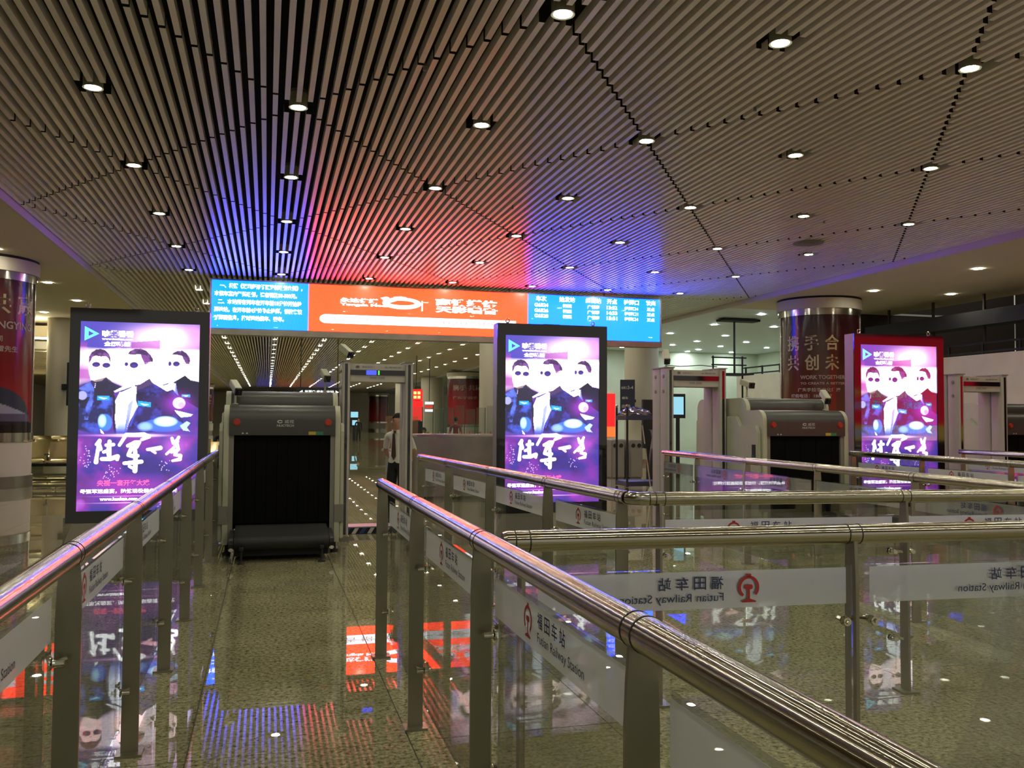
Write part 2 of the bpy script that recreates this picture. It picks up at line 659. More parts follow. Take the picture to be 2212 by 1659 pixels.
# ------------------------------------------------------------------ downlights
def disc(r, n, z=0.0):
    return MB().add([(r * math.cos(2 * math.pi * i / n), r * math.sin(2 * math.pi * i / n), z) for i in range(n)], [tuple(range(n - 1, -1, -1))])
def downlight(lens, parts=True):
    if parts:
        r = thing('downlight', 'round recessed downlight set among the ceiling slats', 'downlight', group='downlights in the slatted ceiling before the LED board')
        MB().lathe([(.085, .16), (.085, .0), (.108, -.004), (.108, .004), (.104, .012), (.104, .16)], 20, cap=False).build('rim', 'white_paint', r, smooth=True)
        disc(.084, 16, .006).build('lens', lens, r)
        MB().lathe([(.1, .16), (.1, .2), (.05, .21)], 16).build('housing', 'machine_grey', r)
        MB().cyl((0, 0, .2), (0, 0, .426), .012, n=8).build('hanger_rod', 'machine_grey', r)
        return r
    o = disc(.084, 8).build('far_downlight', lens)
    return o
ORD = ['nearest', 'second', 'third', 'fourth', 'fifth', 'sixth']
ROW = ['leftmost', 'second from left', 'third from left', 'middle', 'third from right', 'second from right', 'rightmost']
d0 = downlight('lens')
KIDS[d0.name] = list(d0.children)
first = True
for lx, ly, i, j in lights:
    d = d0 if first else copy_tree(d0)
    first = False
    d.location = (lx, ly, CEIL - .005)
    if j >= 0:
        d['label'] = 'ceiling downlight, %s from the LED board in the %s row of slat lights' % (ORD[5 - j], ROW[i + 1])
    else:
        d['label'] = 'ceiling downlight overhead, nearer than the rest of its row'
f0 = downlight('lens_far', False)
tag(f0, 'small far downlight in the slatted ceiling beyond the LED board', 'downlight', 'far downlights beyond the LED board')
first = True
for j in range(6, 32):
    for i in range(-1, 6):
        o = f0 if first else f0.copy()
        if not first:
            COL.objects.link(o)
        first = False
        o.location = (LX0 + i * LDX, LY0 + j * LDY + .4, CEIL - .003)
p0 = disc(.10, 12).build('plaster_downlight', 'lens_side')
PL = [(-5.53, 25.26), (-5.53, 28.92), (-7.2, 32.48), (-9.25, 41.29), (-7.4, 37.5), (-9.3, 46.0), (-7.2, 25.3), (-7.2, 29.0), (-5.5, 20.5), (-7.2, 20.5), (15.45, 20.06), (17.81, 19.94), (15.43, 16.44), (17.8, 12.6), (15.4, 12.6), (-5.5, 16.2), (-7.2, 12.5)]
for n, (x, y) in enumerate(PL):
    o = p0 if n == 0 else p0.copy()
    if n:
        COL.objects.link(o)
    o.location = (x, y, PLAS - .012)
    tag(o, 'round downlight in the smooth plaster ceiling outside the slats', 'downlight', 'downlights in the cream plaster ceiling')
q0 = disc(.11, 12).build('cool_downlight', 'lens_cool')
PC = [(15.5, 28.86), (15.42, 32.33), (17.94, 32.49), (15.45, 25.6), (17.94, 28.87), (20.27, 34.86), (17.88, 37.25), (20.25, 40.48), (20.29, 37.2), (22.58, 40.28), (22.48, 43.46), (22.7, 46.13), (22.7, 37.18), (18.03, 35.16), (15.47, 37.32), (17.82, 43.73), (20.2, 39.2), (16.2, 39.2), (22.2, 34.0)]  # the pair before the last entry is added to brighten the pale wall
for n, (x, y) in enumerate(PC):
    o = q0 if n == 0 else q0.copy()
    if n:
        COL.objects.link(o)
    o.location = (x, y, PLAS - .012)
    tag(o, 'downlight given a cool tint in the pale ceiling beyond the banner column', 'downlight', 'cool downlights of the pale ceiling')

for n, (x, y) in enumerate([(5.36, 9.0), (3.95, 14.4), (1.5, 8.9), (9.6, 13.8), (7.1, 16.9)]):
    o = MB().lathe([(.012, .10), (.012, .02), (.03, .015), (.012, .008), (.022, -.02), (.018, -.03)], 10).build('sprinkler_head', 'machine_grey') if n == 0 else sp0.copy()
    if n:
        COL.objects.link(o)
    sp0 = o
    o.location = (x, y, CEIL)
    tag(o, 'small grey sprinkler head between the ceiling slats', 'sprinkler', 'sprinkler heads in the slatted ceiling')
o = MB().lathe([(.30, .0), (.30, -.015), (.22, -.012), (.22, -.02), (.12, -.018), (.12, -.03), (.03, -.032)], 24).build('air_diffuser', 'machine_grey', None, (10.45, 15.55, CEIL))
tag(o, 'round grey air diffuser set under the slats near the plaster edge', 'air diffuser')

# ------------------------------------------------------------------ walls of the setting
def wall(name, a, b, m, label):
    return tag(box(name, a, b, m), label, 'wall', kind='structure')
wall('wall_right', (17.6, 8.0, 0), (17.75, 31.0, 3.3), 'wall', 'cream partition wall standing behind the metal detectors')
wall('wall_right.001', (24.5, 29, 0), (24.7, 75, PLAS), 'wall_green', 'pale green wall under the bluish tinted ceiling')
wall('wall_right.002', (24.5, -9, 0), (24.7, 24.5, 6.4), 'void_dark', 'near black wall standing in for the unlit void above the cream partition')  # darkness of the void is put into the wall colour
wall('wall_right.003', (18.2, 24.55, 3.3), (24.5, 24.65, 6.4), 'void_dark', 'added dark sheet closing the unlit void above the cream partition')  # sheet added to hide the lit wall beyond and keep the void dark
wall('wall_far', (-30, 124.5, 0), (34, 125, 5.6), 'wall', 'cream end wall at the far end of the hall')
wall('wall_far.001', (14.0, 41.0, 0), (24.5, 41.2, PLAS), 'wall_green', 'pale wall carrying the red backlit poster')
wall('wall_left', (-24.2, -9, 0), (-24, 125, PLAS), 'wall', 'cream wall beyond the waiting seats')
# lowered ceiling bands over the seating
for n, y in enumerate((36, 42, 48, 54, 60, 66)):
    struct('trim_%d' % (3 + n), (-23.8, y, 4.45), (-6.9, y + 1.6, 4.9), 'plaster', 'lowered plaster beam over the seating hall, number %d from the banner column' % (n + 1), 'beam')
s0 = None
for n, (x, y) in enumerate([(-7.5, 34.6), (-8.6, 43.7), (-9.6, 50.0), (-10.7, 55.5), (-11.8, 61.5), (-12.8, 67.5), (-15.5, 61.5), (-17.5, 67.5)]):  # further tubes at the end are added to light the seating hall
    if s0 is None:
        o = s0 = MB().box((-.9, -.08, 0), (.9, .08, .05)).build('strip_light', 'strip_lamp')
        cord_me = None
        for sx in (-.7, .7):
            if cord_me is None:
                q = MB().cyl((0, 0, 0), (0, 0, PLAS - 4.35), .01, n=6).build('cord', 'black_matt', o, (sx, 0, .05))
                cord_me = q.data
            else:
                link('cord', cord_me, o, (sx, 0, .05))
    else:
        o = s0.copy()
        COL.objects.link(o)
    o.location = (x, y, 4.3)
    for sx in (-.7, .7):
        link('cord', cord_me, o, (sx, 0, .05)) if n else None
    tag(o, 'long tubular strip light under the lowered ceiling of the seating hall', 'strip light', 'strip lights over the seating hall')

# hangers, rails and the dark gallery above the cream partition
g = thing('gallery_rail', 'dark steel gallery rail running along the top of the cream partition', 'railing', (17.8, 8.2, 3.3))
for z in (.05, .28):
    MB().box((-.02, 0, z), (.02, 22.6, z + .05)).build('rail', 'black_matt', g)
for n in range(20):
    MB().box((-.025, n * 1.18, 0), (.025, n * 1.18 + .05, .34)).build('upright', 'black_matt', g)
g = thing('hanger_frame', 'row of dark ceiling hangers above the cream partition', 'frame', (18.6, 8.2, 3.3))
for n in range(9):
    MB().box((-.03, n * 1.9, 0), (.03, n * 1.9 + .06, 1.73)).build('hanger', 'void_dark', g)
MB().box((-.3, 0, .85), (.3, 16, 1.25)).build('duct', 'black_matt', g)
g = thing('scaffold_tower', 'dark scaffold mast with small railings left of the banner column', 'scaffold', (15.0, 27.0, 0))
for sx in (-.55, .55):
    MB().cyl((sx, 0, 0), (sx, 0, 3.75), .03, n=8).build('standard', 'black_matt', g)
for z in (3.15, 3.45, 3.7):
    MB().cyl((-.6, 0, z), (.7, 0, z), .025, n=8).build('guard_rail', 'black_matt', g)
MB().cyl((.25, 0, 3.1), (.25, 0, PLAS - .02), .035, n=8).build('mast', 'black_matt', g)
MB().box((-.3, -.25, PLAS - .1), (1.1, .25, PLAS - .03)).build('head_plate', 'black_matt', g)
MB().box((-.6, -.5, 3.1), (.7, .5, 3.15)).build('platform', 'black_matt', g)
# ------------------------------------------------------------------ LED board hung under the slats
SX0, SX1, SZ0, SZ1 = -1.387, 10.83, 3.811, 5.02
D1, D2 = .995, 6.889
def sfn(u, v):
    return (u, SIGN_Y - .008, v)
def led_board():
    r = thing('led_board', 'wide LED board with blue and orange fields hung under the slats', 'LED board', (0, 0, 0))
    box('housing', (SX0 - .05, SIGN_Y + .004, SZ0 - .16), (SX1 + .05, SIGN_Y + .35, SZ1 + .04), 'machine_grey', r)
    box('bottom_trim', (SX0 - .05, SIGN_Y - .03, SZ0 - .16), (SX1 + .05, SIGN_Y + .003, SZ0 - .012), 'steel_brush', r)
    a = box('notice_field', (SX0, SIGN_Y - .004, SZ0), (D1 - .02, SIGN_Y + .003, SZ1), 'led_blue', r)
    b = box('advert_field', (D1, SIGN_Y - .004, SZ0), (D2 - .02, SIGN_Y + .003, SZ1), 'led_red', r)
    c = box('timetable_field', (D2, SIGN_Y - .004, SZ0), (SX1, SIGN_Y + .003, SZ1), 'led_blue', r)
    box('field_divider', (D1 - .02, SIGN_Y - .004, SZ0), (D1, SIGN_Y + .003, SZ1), 'led_pink', r)
    box('field_divider', (D2 - .02, SIGN_Y - .004, SZ0), (D2, SIGN_Y + .003, SZ1), 'led_pink', r)
    glass_m = glassmat('led_cover', (1, 1, 1), .5)
    box('front_cover', (SX0, SIGN_Y - .02, SZ0), (SX1, SIGN_Y - .016, SZ1), 'led_cover', r)
    # notice text
    mb = MB()
    wds = [2.02, 2.02, 2.05, 2.15, 1.70]
    xs = [.16, .03, .12, .03, .03]
    for n, t in enumerate(SIGN_L):
        put_text(mb, t, sfn, SX0 + .03 + xs[n], SZ1 - .20 - n * .202, width=min(wds[n], D1 - SX0 - .1 - xs[n]), height=.135, bold=B1)
    mb.build('notice_lettering', 'led_white', a)
    # timetable
    mb = MB()
    cx = [7.27, 8.02, 8.80, 9.36, 9.95, 10.55]
    for n, t in enumerate(SIGN_H):
        put_text(mb, t, sfn, cx[n], SZ1 - .185 - .0 * n, width=.155 * len(t), height=.15, bold=B1, align='c')
    for k, row in enumerate(SIGN_R):
        for n, t in enumerate(row):
            put_text(mb, t, sfn, cx[n] + (.0), SZ1 - .34 - k * .15, width=(.40, .26, .36, .32, .42, .24)[n], height=.105, bold=B1, align='c')
    mb.build('timetable_lettering', 'led_white', c)
    # advert: names, swoosh, divider, pill with red text
    mb = MB()
    put_text(mb, '永达传媒', sfn, 1.78, 4.585, width=1.0, height=.12, bold=.045)
    put_text(mb, 'Yongda Media', sfn, 1.78, 4.48, width=1.36, height=.09, bold=.045)
    put_text(mb, '高铁媒体', sfn, 4.30, 4.60, width=1.72, height=.19, bold=.045)
    put_text(mb, '天影唱音', sfn, 4.30, 4.41, width=1.72, height=.18, bold=.045)
    y = SIGN_Y - .012
    fn2 = lambda u, v, d: (u, SIGN_Y - .008 - d, v)
    mb.prism([(3.92, 4.43), (3.96, 4.43), (3.96, 4.70), (3.92, 4.70)], 0, .002, fn2)
    pill = [(1.33 + .105 - .105 * math.sin(math.radians(t)) * 1.6, 4.14 + .115 * -math.cos(math.radians(t))) for t in range(0, 181, 15)]
    mb.prism([(D2 - .35, 4.025)] + pill[::1] + [(D2 - .35, 4.255)], 0, .002, fn2)
    # swoosh emblem: leaf shapes and a ring
    mb.prism([(2.83, 4.74), (2.98, 4.775), (3.06, 4.76), (3.02, 4.66), (2.99, 4.60)], 0, .002, fn2)
    mb.prism([(3.03, 4.60), (3.09, 4.66), (3.18, 4.78), (3.38, 4.795), (3.52, 4.78), (3.30, 4.69)], 0, .002, fn2)
    outer, inner = [], []
    for t in range(-200, 161, 10):
        a2 = math.radians(t)
        outer.append((3.40 + .52 * math.cos(a2), 4.615 + .155 * math.sin(a2)))
        inner.append((3.40 + .34 * math.cos(a2) + .0, 4.615 + .062 * math.sin(a2) + .01))
    for q in range(len(outer) - 1):
        mb.add([sfn(*outer[q]), sfn(*outer[q + 1]), sfn(*inner[q + 1]), sfn(*inner[q])], [(0, 1, 2, 3)])
    mb.build('advert_lettering', 'led_white', b)
    mb = MB()
    f3 = lambda u, v: (u, SIGN_Y - .0125, v)
    put_text(mb, '广 告 招 商', f3, 1.60, 4.08, width=1.55, height=.12)
    put_text(mb, '020-3801', f3, 4.5, 4.085, width=1.7, height=.11)
    mb.build('pill_lettering', 'led_redtext', b)
    for x in (.5, 3.2, 6.4, 9.2):
        MB().cyl((x, SIGN_Y + .2, SZ1 + .04), (x, SIGN_Y + .2, CEIL + .42), .03, n=8).build('hanger_rod', 'steel_brush', r)
    return r
led_board()
def far_board():
    r = thing('led_board', 'distant LED board at the far end of the hall with blue and red fields', 'LED board', (0, 0, 0))
    y = 106
    box('housing', (-1.3, y, 3.0), (7.7, y + .3, 4.35), 'machine_grey', r)
    box('blue_field', (-1.2, y - .02, 3.1), (.8, y - .001, 4.3), 'far_blue', r)
    box('red_field', (1.0, y - .02, 3.1), (5.2, y - .001, 4.3), 'far_red', r)
    box('blue_field', (5.4, y - .02, 3.1), (7.6, y - .001, 4.3), 'far_blue', r)
    for x in (0, 3, 6):
        MB().cyl((x, y + .15, 4.35), (x, y + .15, CEIL + .42), .03, n=8).build('hanger_rod', 'steel_brush', r)
far_board()

# ------------------------------------------------------------------ columns with banners
def cylpatch(mb, r, a0, a1, z0, z1, n=40, nz=1):
    vs = []
    for k in range(nz + 1):
        for i in range(n + 1):
            a = a0 + (a1 - a0) * i / n
            vs.append((r * math.cos(a), r * math.sin(a), z0 + (z1 - z0) * k / nz))
    fs = [(k * (n + 1) + i, k * (n + 1) + i + 1, (k + 1) * (n + 1) + i + 1, (k + 1) * (n + 1) + i) for k in range(nz) for i in range(n)]
    return mb.add(vs, fs)

def painted_patch(name, r, a0, a1, z0, z1, nu, nv, fn, parent, m='banner_print'):
    mb = MB()
    cylpatch(mb, r, a0, a1, z0, z1, nu, nv)
    o = mb.build(name, m, parent, smooth=True)
    me = o.data
    at = me.color_attributes.new('paint', 'FLOAT_COLOR', 'POINT')
    U, V = np.meshgrid(np.linspace(0, 1, nu + 1), np.linspace(0, 1, nv + 1))
    C = np.ones((nv + 1, nu + 1, 4), np.float32)
    C[..., :3] = fn(U, V)
    at.data.foreach_set('color', C.reshape(-1).astype(np.float32))
    return o

def banner_column(name, label, x, y, r, kind, face, parts=True):
    """face: angle (from the column's centre) of the middle of the banner towards the hall"""
    c = thing(name, label, 'column', (x, y, 0))
    top = PLAS
    MB().lathe([(r, 0.0), (r, 1.22)], 48).build('lower_shaft', 'col_white', c, smooth=True)
    MB().lathe([(r + .03, 0), (r + .03, .26)], 48).build('base_ring', 'steel_brush', c, smooth=True)
    MB().lathe([(r - .02, 1.18), (r - .02, top - .3)], 48).build('core', 'col_white', c, smooth=True)
    MB().lathe([(r + .07, top - .34), (r + .07, top - .06)], 48).build('cap', 'col_white', c, smooth=True)
    MB().lathe([(r + .05, top - .06), (r + .05, top - .002)], 48).build('shadow_gap', 'black_matt', c)
    MB().lathe([(r + .02, top - .52), (r + .02, top - .34)], 48).build('upper_band', 'steel', c, smooth=True)
    MB().lathe([(r + .02, 1.0), (r + .02, 1.2)], 48).build('lower_band', 'steel', c, smooth=True)
    z0, z1 = 1.2, top - .52
    half = 1.22
    rr = r + .012
    # angles run so that u goes to the viewer's right
    def fn(u, v):
        a = face - half + 2 * half * u
        return ((rr + .006) * math.cos(a), (rr + .006) * math.sin(a), z0 + (z1 - z0) * v)
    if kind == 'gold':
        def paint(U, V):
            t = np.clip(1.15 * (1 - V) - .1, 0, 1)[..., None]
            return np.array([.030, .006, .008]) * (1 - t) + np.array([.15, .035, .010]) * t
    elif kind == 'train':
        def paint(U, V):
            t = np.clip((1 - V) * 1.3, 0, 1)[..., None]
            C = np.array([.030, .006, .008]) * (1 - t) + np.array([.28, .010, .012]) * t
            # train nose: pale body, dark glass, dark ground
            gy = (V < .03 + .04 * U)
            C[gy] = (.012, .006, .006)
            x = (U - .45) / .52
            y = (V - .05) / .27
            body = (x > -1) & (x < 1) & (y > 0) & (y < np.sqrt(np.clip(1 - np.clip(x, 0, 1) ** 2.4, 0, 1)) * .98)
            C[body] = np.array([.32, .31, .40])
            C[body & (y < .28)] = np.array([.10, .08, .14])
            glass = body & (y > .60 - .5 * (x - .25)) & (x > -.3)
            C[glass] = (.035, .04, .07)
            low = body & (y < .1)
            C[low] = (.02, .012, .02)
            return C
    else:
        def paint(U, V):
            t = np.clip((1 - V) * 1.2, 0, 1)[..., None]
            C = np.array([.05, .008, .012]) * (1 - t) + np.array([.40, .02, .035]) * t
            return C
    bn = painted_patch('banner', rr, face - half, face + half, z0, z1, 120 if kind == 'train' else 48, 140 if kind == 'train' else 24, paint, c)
    for sgn in (-1, 1):
        a = face + sgn * (half + .03)
        MB().box((r - .01, -.025, z0), (r + .035, .025, z1), Matrix.Rotation(a, 4, 'Z')).build('edge_strip', 'steel', c)
    def wr(mb, t, u, v, wd, ht, b=.02):
        put_text(mb, t, fn, u, v, width=wd, height=ht, bold=b)
    if kind == 'gold':
        mb = MB()
        for n, t in enumerate('携手合作'):
            wr(mb, t, .115 + n * .20, .70, .14, .13)
        for n, t in enumerate('共创未来'):
            wr(mb, t, .115 + n * .20, .535, .14, .13)
        mb.build('gold_lettering', 'gold_text', bn)
        mb = MB()
        wr(mb, 'WORK TOGETHER', .27, .46, .45, .033)
        wr(mb, 'TO CREATE A BETTER', .27, .415, .45, .02)
        wr(mb, '广东手拉手文化传播', .24, .355, .43, .033)
        wr(mb, '招商电话：186-9847', .16, .305, .42, .033)
        mb.build('pale_lettering', 'pale_text', bn)
        mb = MB()
        for u, hgt in ((.42, .2), (.66, .17), (.82, .14)):
            pts = [(u, .0), (u + .05, .0), (u + .05, hgt * .8), (u + .025, hgt), (u, hgt * .8)]
            mb.add([fn(*p) for p in pts], [(0, 1, 2, 3, 4)])
        mb.build('tower_shapes', 'tie', bn)
    elif kind == 'train':
        mb = MB()
        wr(mb, '共', .56, .775, .17, .125)
        wr(mb, '赢', .79, .775, .175, .125)
        wr(mb, '合', .34, .775, .17, .125)
        mb.build('gold_lettering', 'gold_text', bn)
        mb = MB()
        wr(mb, 'GONGYING', .50, .675, .45, .05)
        wr(mb, '有限公司', .50, .59, .17, .04)
        wr(mb, '雷先生', .63, .525, .17, .04)
        mb.build('pale_lettering', 'pale_text', bn)
    elif kind == 'plain' and parts:
        mb = MB()
        wr(mb, '携手 共赢', .2, .74, .7, .12)
        wr(mb, '广东手拉手', .2, .55, .6, .06)
        mb.build('pale_lettering', 'pale_text', bn)
    return c
banner_column('banner_column', 'round column with dark red banner of large gold characters', 15.25, 22.2, 1.10, 'gold', math.atan2(-22.2, -15.25) + .10)
banner_column('banner_column', 'round column with red banner picturing a white high speed train', -6.15, 22.0, 1.08, 'train', math.atan2(-22.0, 6.15) - .02)
lab = ['red banner column above the glass fence far behind', 'smaller red banner column further down the hall', 'tiny red banner column farthest down the hall']
for n, (x, y) in enumerate(((14.05, 64.0), (15.2, 96.0), (14.2, 118.0))):
    banner_column('banner_column', lab[n], x, y, 1.3, 'plain', math.atan2(-y, -x), n == 0)
banner_column('banner_column', 'dark banner column seen between light box and baggage scanner', -6.3, 96, 1.0, 'gold', math.atan2(-96, 6.3))
def plain_column(x, y, r, label, top=PLAS):
    c = thing('plain_column', label, 'column', (x, y, 0))
    MB().lathe([(r, 0.15), (r, top)], 40).build('shaft', 'col_white', c, smooth=True)
    MB().lathe([(r + .02, 0), (r + .02, .16)], 40).build('base_ring', 'steel_brush', c, smooth=True)
    return c
plain_column(13.25, 30.2, .62, 'plain white round column under the end of the LED board')
plain_column(-7.1, 34.5, .42, 'plain white column beside the left light box')
plain_column(7.6, 30.9, .30, 'slim pale column just left of the middle light box')
plain_column(13.4, 74, .95, 'pale column behind the metal detector opening')
plain_column(12.9, 86, .95, 'pale column behind the guard, second from the red banner')
plain_column(-4.9, 60, .55, 'pale greenish column between light box and baggage scanner')
# ------------------------------------------------------------------ glass railings with film bands
RAIL_Z, RAIL_R = 1.12, .038
GZ0, GZ1, BZ0, BZ1 = .12, 1.01, .865, 1.0
def emblem_geo(cx, cz, h):
    """railway emblem: ring open below, rail section inside; unit polygons"""
    P = []
    R = h * .40
    oz = cz + h * .08
    ring_o, ring_i = [], []
    for t in range(-52, 233, 12):
        a = math.radians(t)
        ring_o.append((cx + R * math.cos(a), oz + R * 1.02 * math.sin(a)))
        ring_i.append((cx + R * .74 * math.cos(a), oz + R * .76 * math.sin(a)))
    for q in range(len(ring_o) - 1):
        P.append([ring_o[q], ring_o[q + 1], ring_i[q + 1], ring_i[q]])
    P.append([(cx - .09 * h, oz + R * .9), (cx + .09 * h, oz + R * .9), (cx + .09 * h, oz + R * 1.18), (cx - .09 * h, oz + R * 1.18)])
    P.append(rrect(cx - .15 * h, cx + .15 * h, oz - .07 * h, oz + .10 * h, .06 * h, 3))
    P.append([(cx - .045 * h, oz - .42 * h), (cx + .045 * h, oz - .42 * h), (cx + .045 * h, oz - .05 * h), (cx - .045 * h, oz - .05 * h)])
    P.append([(cx - .27 * h, oz - .52 * h), (cx + .27 * h, oz - .52 * h), (cx + .27 * h, oz - .47 * h), (cx + .06 * h, oz - .40 * h), (cx - .06 * h, oz - .40 * h), (cx - .27 * h, oz - .47 * h)])
    return P

RME = {}
def shared(key, maker, name, parent, loc=(0, 0, 0), rot=None):
    if key not in RME:
        o = maker(parent)
        RME[key] = o.data
        o.location = loc
        if rot:
            o.rotation_euler = rot
        return o
    return link(name, RME[key], parent, loc, rot)

def mk_post(p):
    mb = MB()
    t = .007
    prof = [(-.0375, .012), (.0375, .012), (.0375, .93), (.034, 1.02), (.029, 1.095), (-.029, 1.095), (-.034, 1.02), (-.0375, .93)]
    mb.prism(prof, -t, t, lambda u, v, d: (d, u, v))
    return mb.build('post', 'steel_post', p)
def mk_base(p):
    return MB().box((-.05, -.058, 0), (.05, .058, .012)).build('base_plate', 'steel_post', p)
def mk_clamp(p):
    # arm from the post face to a bolt through the glass (glass plane at y = GOFF)
    mb = MB()
    mb.cyl((.007, .004, 0), (.055, .028, 0), .008, .008, 8)
    mb.cyl((.058, -.004, 0), (.058, .030, 0), .0125, .0125, 10)
    mb.cyl((.058, .0335, 0), (.058, .039, 0), .019, .019, 12)
    mb.cyl((.058, .0555, 0), (.058, .062, 0), .019, .016, 12)
    mb.cyl((.058, .062, 0), (.058, .075, 0), .010, .008, 8)
    return mb.build('glass_clamp', 'chrome', p, smooth=True)
GOFF = .040
def railing(label, p0, p1, posts, text=True, cap0=True, cap1=True, name='glass_railing', elbow=None):
    d = Vector((p1[0] - p0[0], p1[1] - p0[1], 0))
    L = d.length
    r = thing(name, label, 'railing', (p0[0], p0[1], 0), math.atan2(d.y, d.x))
    pts = [(0, 0, RAIL_Z), (L, 0, RAIL_Z)]
    MB().cyl(pts[0], pts[1], RAIL_R, n=48).build('handrail', 'rail_steel', r, smooth=True)
    if elbow:
        MB().tube([(x, y, RAIL_Z) for x, y in elbow], RAIL_R, 28).build('elbow', 'steel', r, smooth=True)
    for s, on in ((0, cap0), (L, cap1)):
        if on:
            e = 1 if s else -1
            MB().cyl((s, 0, RAIL_Z), (s + e * .012, 0, RAIL_Z), RAIL_R * .98, RAIL_R * .86, 24).build('end_cap', 'steel', r, smooth=True)
    for x in posts:
        po = shared('post', mk_post, 'post', r, (x, 0, 0))
        shared('base', mk_base, 'base_plate', po)
        for dx in (-.026, .026):
            o = shared('ring', lambda p: MB().cyl((-.0022, 0, 0), (.0022, 0, 0), RAIL_R + .0012, n=28).build('joint_ring', 'joint', p), 'joint_ring', r, (x + dx, 0, RAIL_Z))
        for z in (.30, .80):
            for sx in (1, -1):
                if (sx == 1 and x > L - .15) or (sx == -1 and x < .15):
                    continue
                o = shared('clamp', mk_clamp, 'glass_clamp', r, (x, 0, z))
                o.scale = (sx, 1, 1)
    for a, b in zip(posts[:-1], posts[1:]):
        x0, x1 = a + .03, b - .03
        key = 'pane%.3f' % (x1 - x0)
        W_ = x1 - x0
        pn = shared(key, lambda p: MB().box((0, GOFF, GZ0), (W_, GOFF + .012, GZ1)).build('glass_pane', 'glass', p), 'glass_pane', r, (x0, 0, 0))
        shared('band' + key, lambda p: MB().box((.02, GOFF - .0012, BZ0), (W_ - .02, GOFF - .0002, BZ1)).build('film_band', 'film', p), 'film_band', pn)
        if text:
            def mk_text(p):
                mb = MB()
                f = lambda u, v: (u, GOFF - .002, v)
                for n, t in enumerate('福田车站'):
                    put_text(mb, t, f, 525e-3 + n * .068, .937, width=.048, height=.047, bold=.01)
                put_text(mb, 'Futian Railway Station', f, .525, .886, width=.40, height=.038)
                k = len(mb.v)
                mb.add([(x, GOFF + .0135, z) for x, y, z in mb.v], list(mb.f))
                return mb.build('film_lettering', 'film_blue', p)
            def mk_emb(p):
                mb = MB()
                for q in emblem_geo(.425, .932, .105):
                    mb.add([(u, GOFF - .002, v) for u, v in q], [tuple(range(len(q)))])
                    mb.add([(u, GOFF + .0135, v) for u, v in q], [tuple(range(len(q)))])
                return mb.build('railway_emblem', 'film_red', p)
            shared('ft' + key, mk_text, 'film_lettering', pn)
            shared('em' + key, mk_emb, 'railway_emblem', pn)
    return r

railing('glass and steel railing along the lane edge, below the left light box', (-.585, .18), (-.585, 11.6), [.06, 1.47, 2.88, 4.29, 5.70, 7.11, 8.51, 9.95, 11.36])
railing('glass and steel railing in the foreground, sloping across the picture to the lower right corner', (.742, 5.93), (.742, -.6), [.05, 1.44, 2.84, 4.24, 5.64, 6.46])
railing('front crosswise railing with mirrored station name, nearest of the crosswise ones', (5.0, 2.80), (.82, 3.05), [.05, 1.45, 2.83, 4.13], name='glass_railing')
railing('second crosswise railing, joined by a bend to a lengthwise railing', (2.03, 4.53), (4.86, 4.28), [.06, 1.55, 2.78], elbow=[(0, 0), (-.03, .004), (-.062, .022), (-.08, .05), (-.086, .072)], cap0=False)
railing('lengthwise railing running up to the middle light box', (1.68, 10.0), (1.94, 4.62), [.05, 1.32, 2.74, 4.13, 5.32], cap1=False)
railing('lengthwise railing before the second metal detector, text mirrored', (4.82, 4.42), (5.2, 11.1), [.1, 1.48, 2.88, 4.28, 5.6, 6.6])
railing('lengthwise railing before the right light box', (7.70, 10.5), (7.42, 4.6), [.06, 1.45, 2.85, 4.25, 5.6])
railing('lengthwise railing before the third metal detector by the picture edge', (9.95, 11.0), (9.5, 5.0), [.06, 1.45, 2.85, 4.25, 5.6])

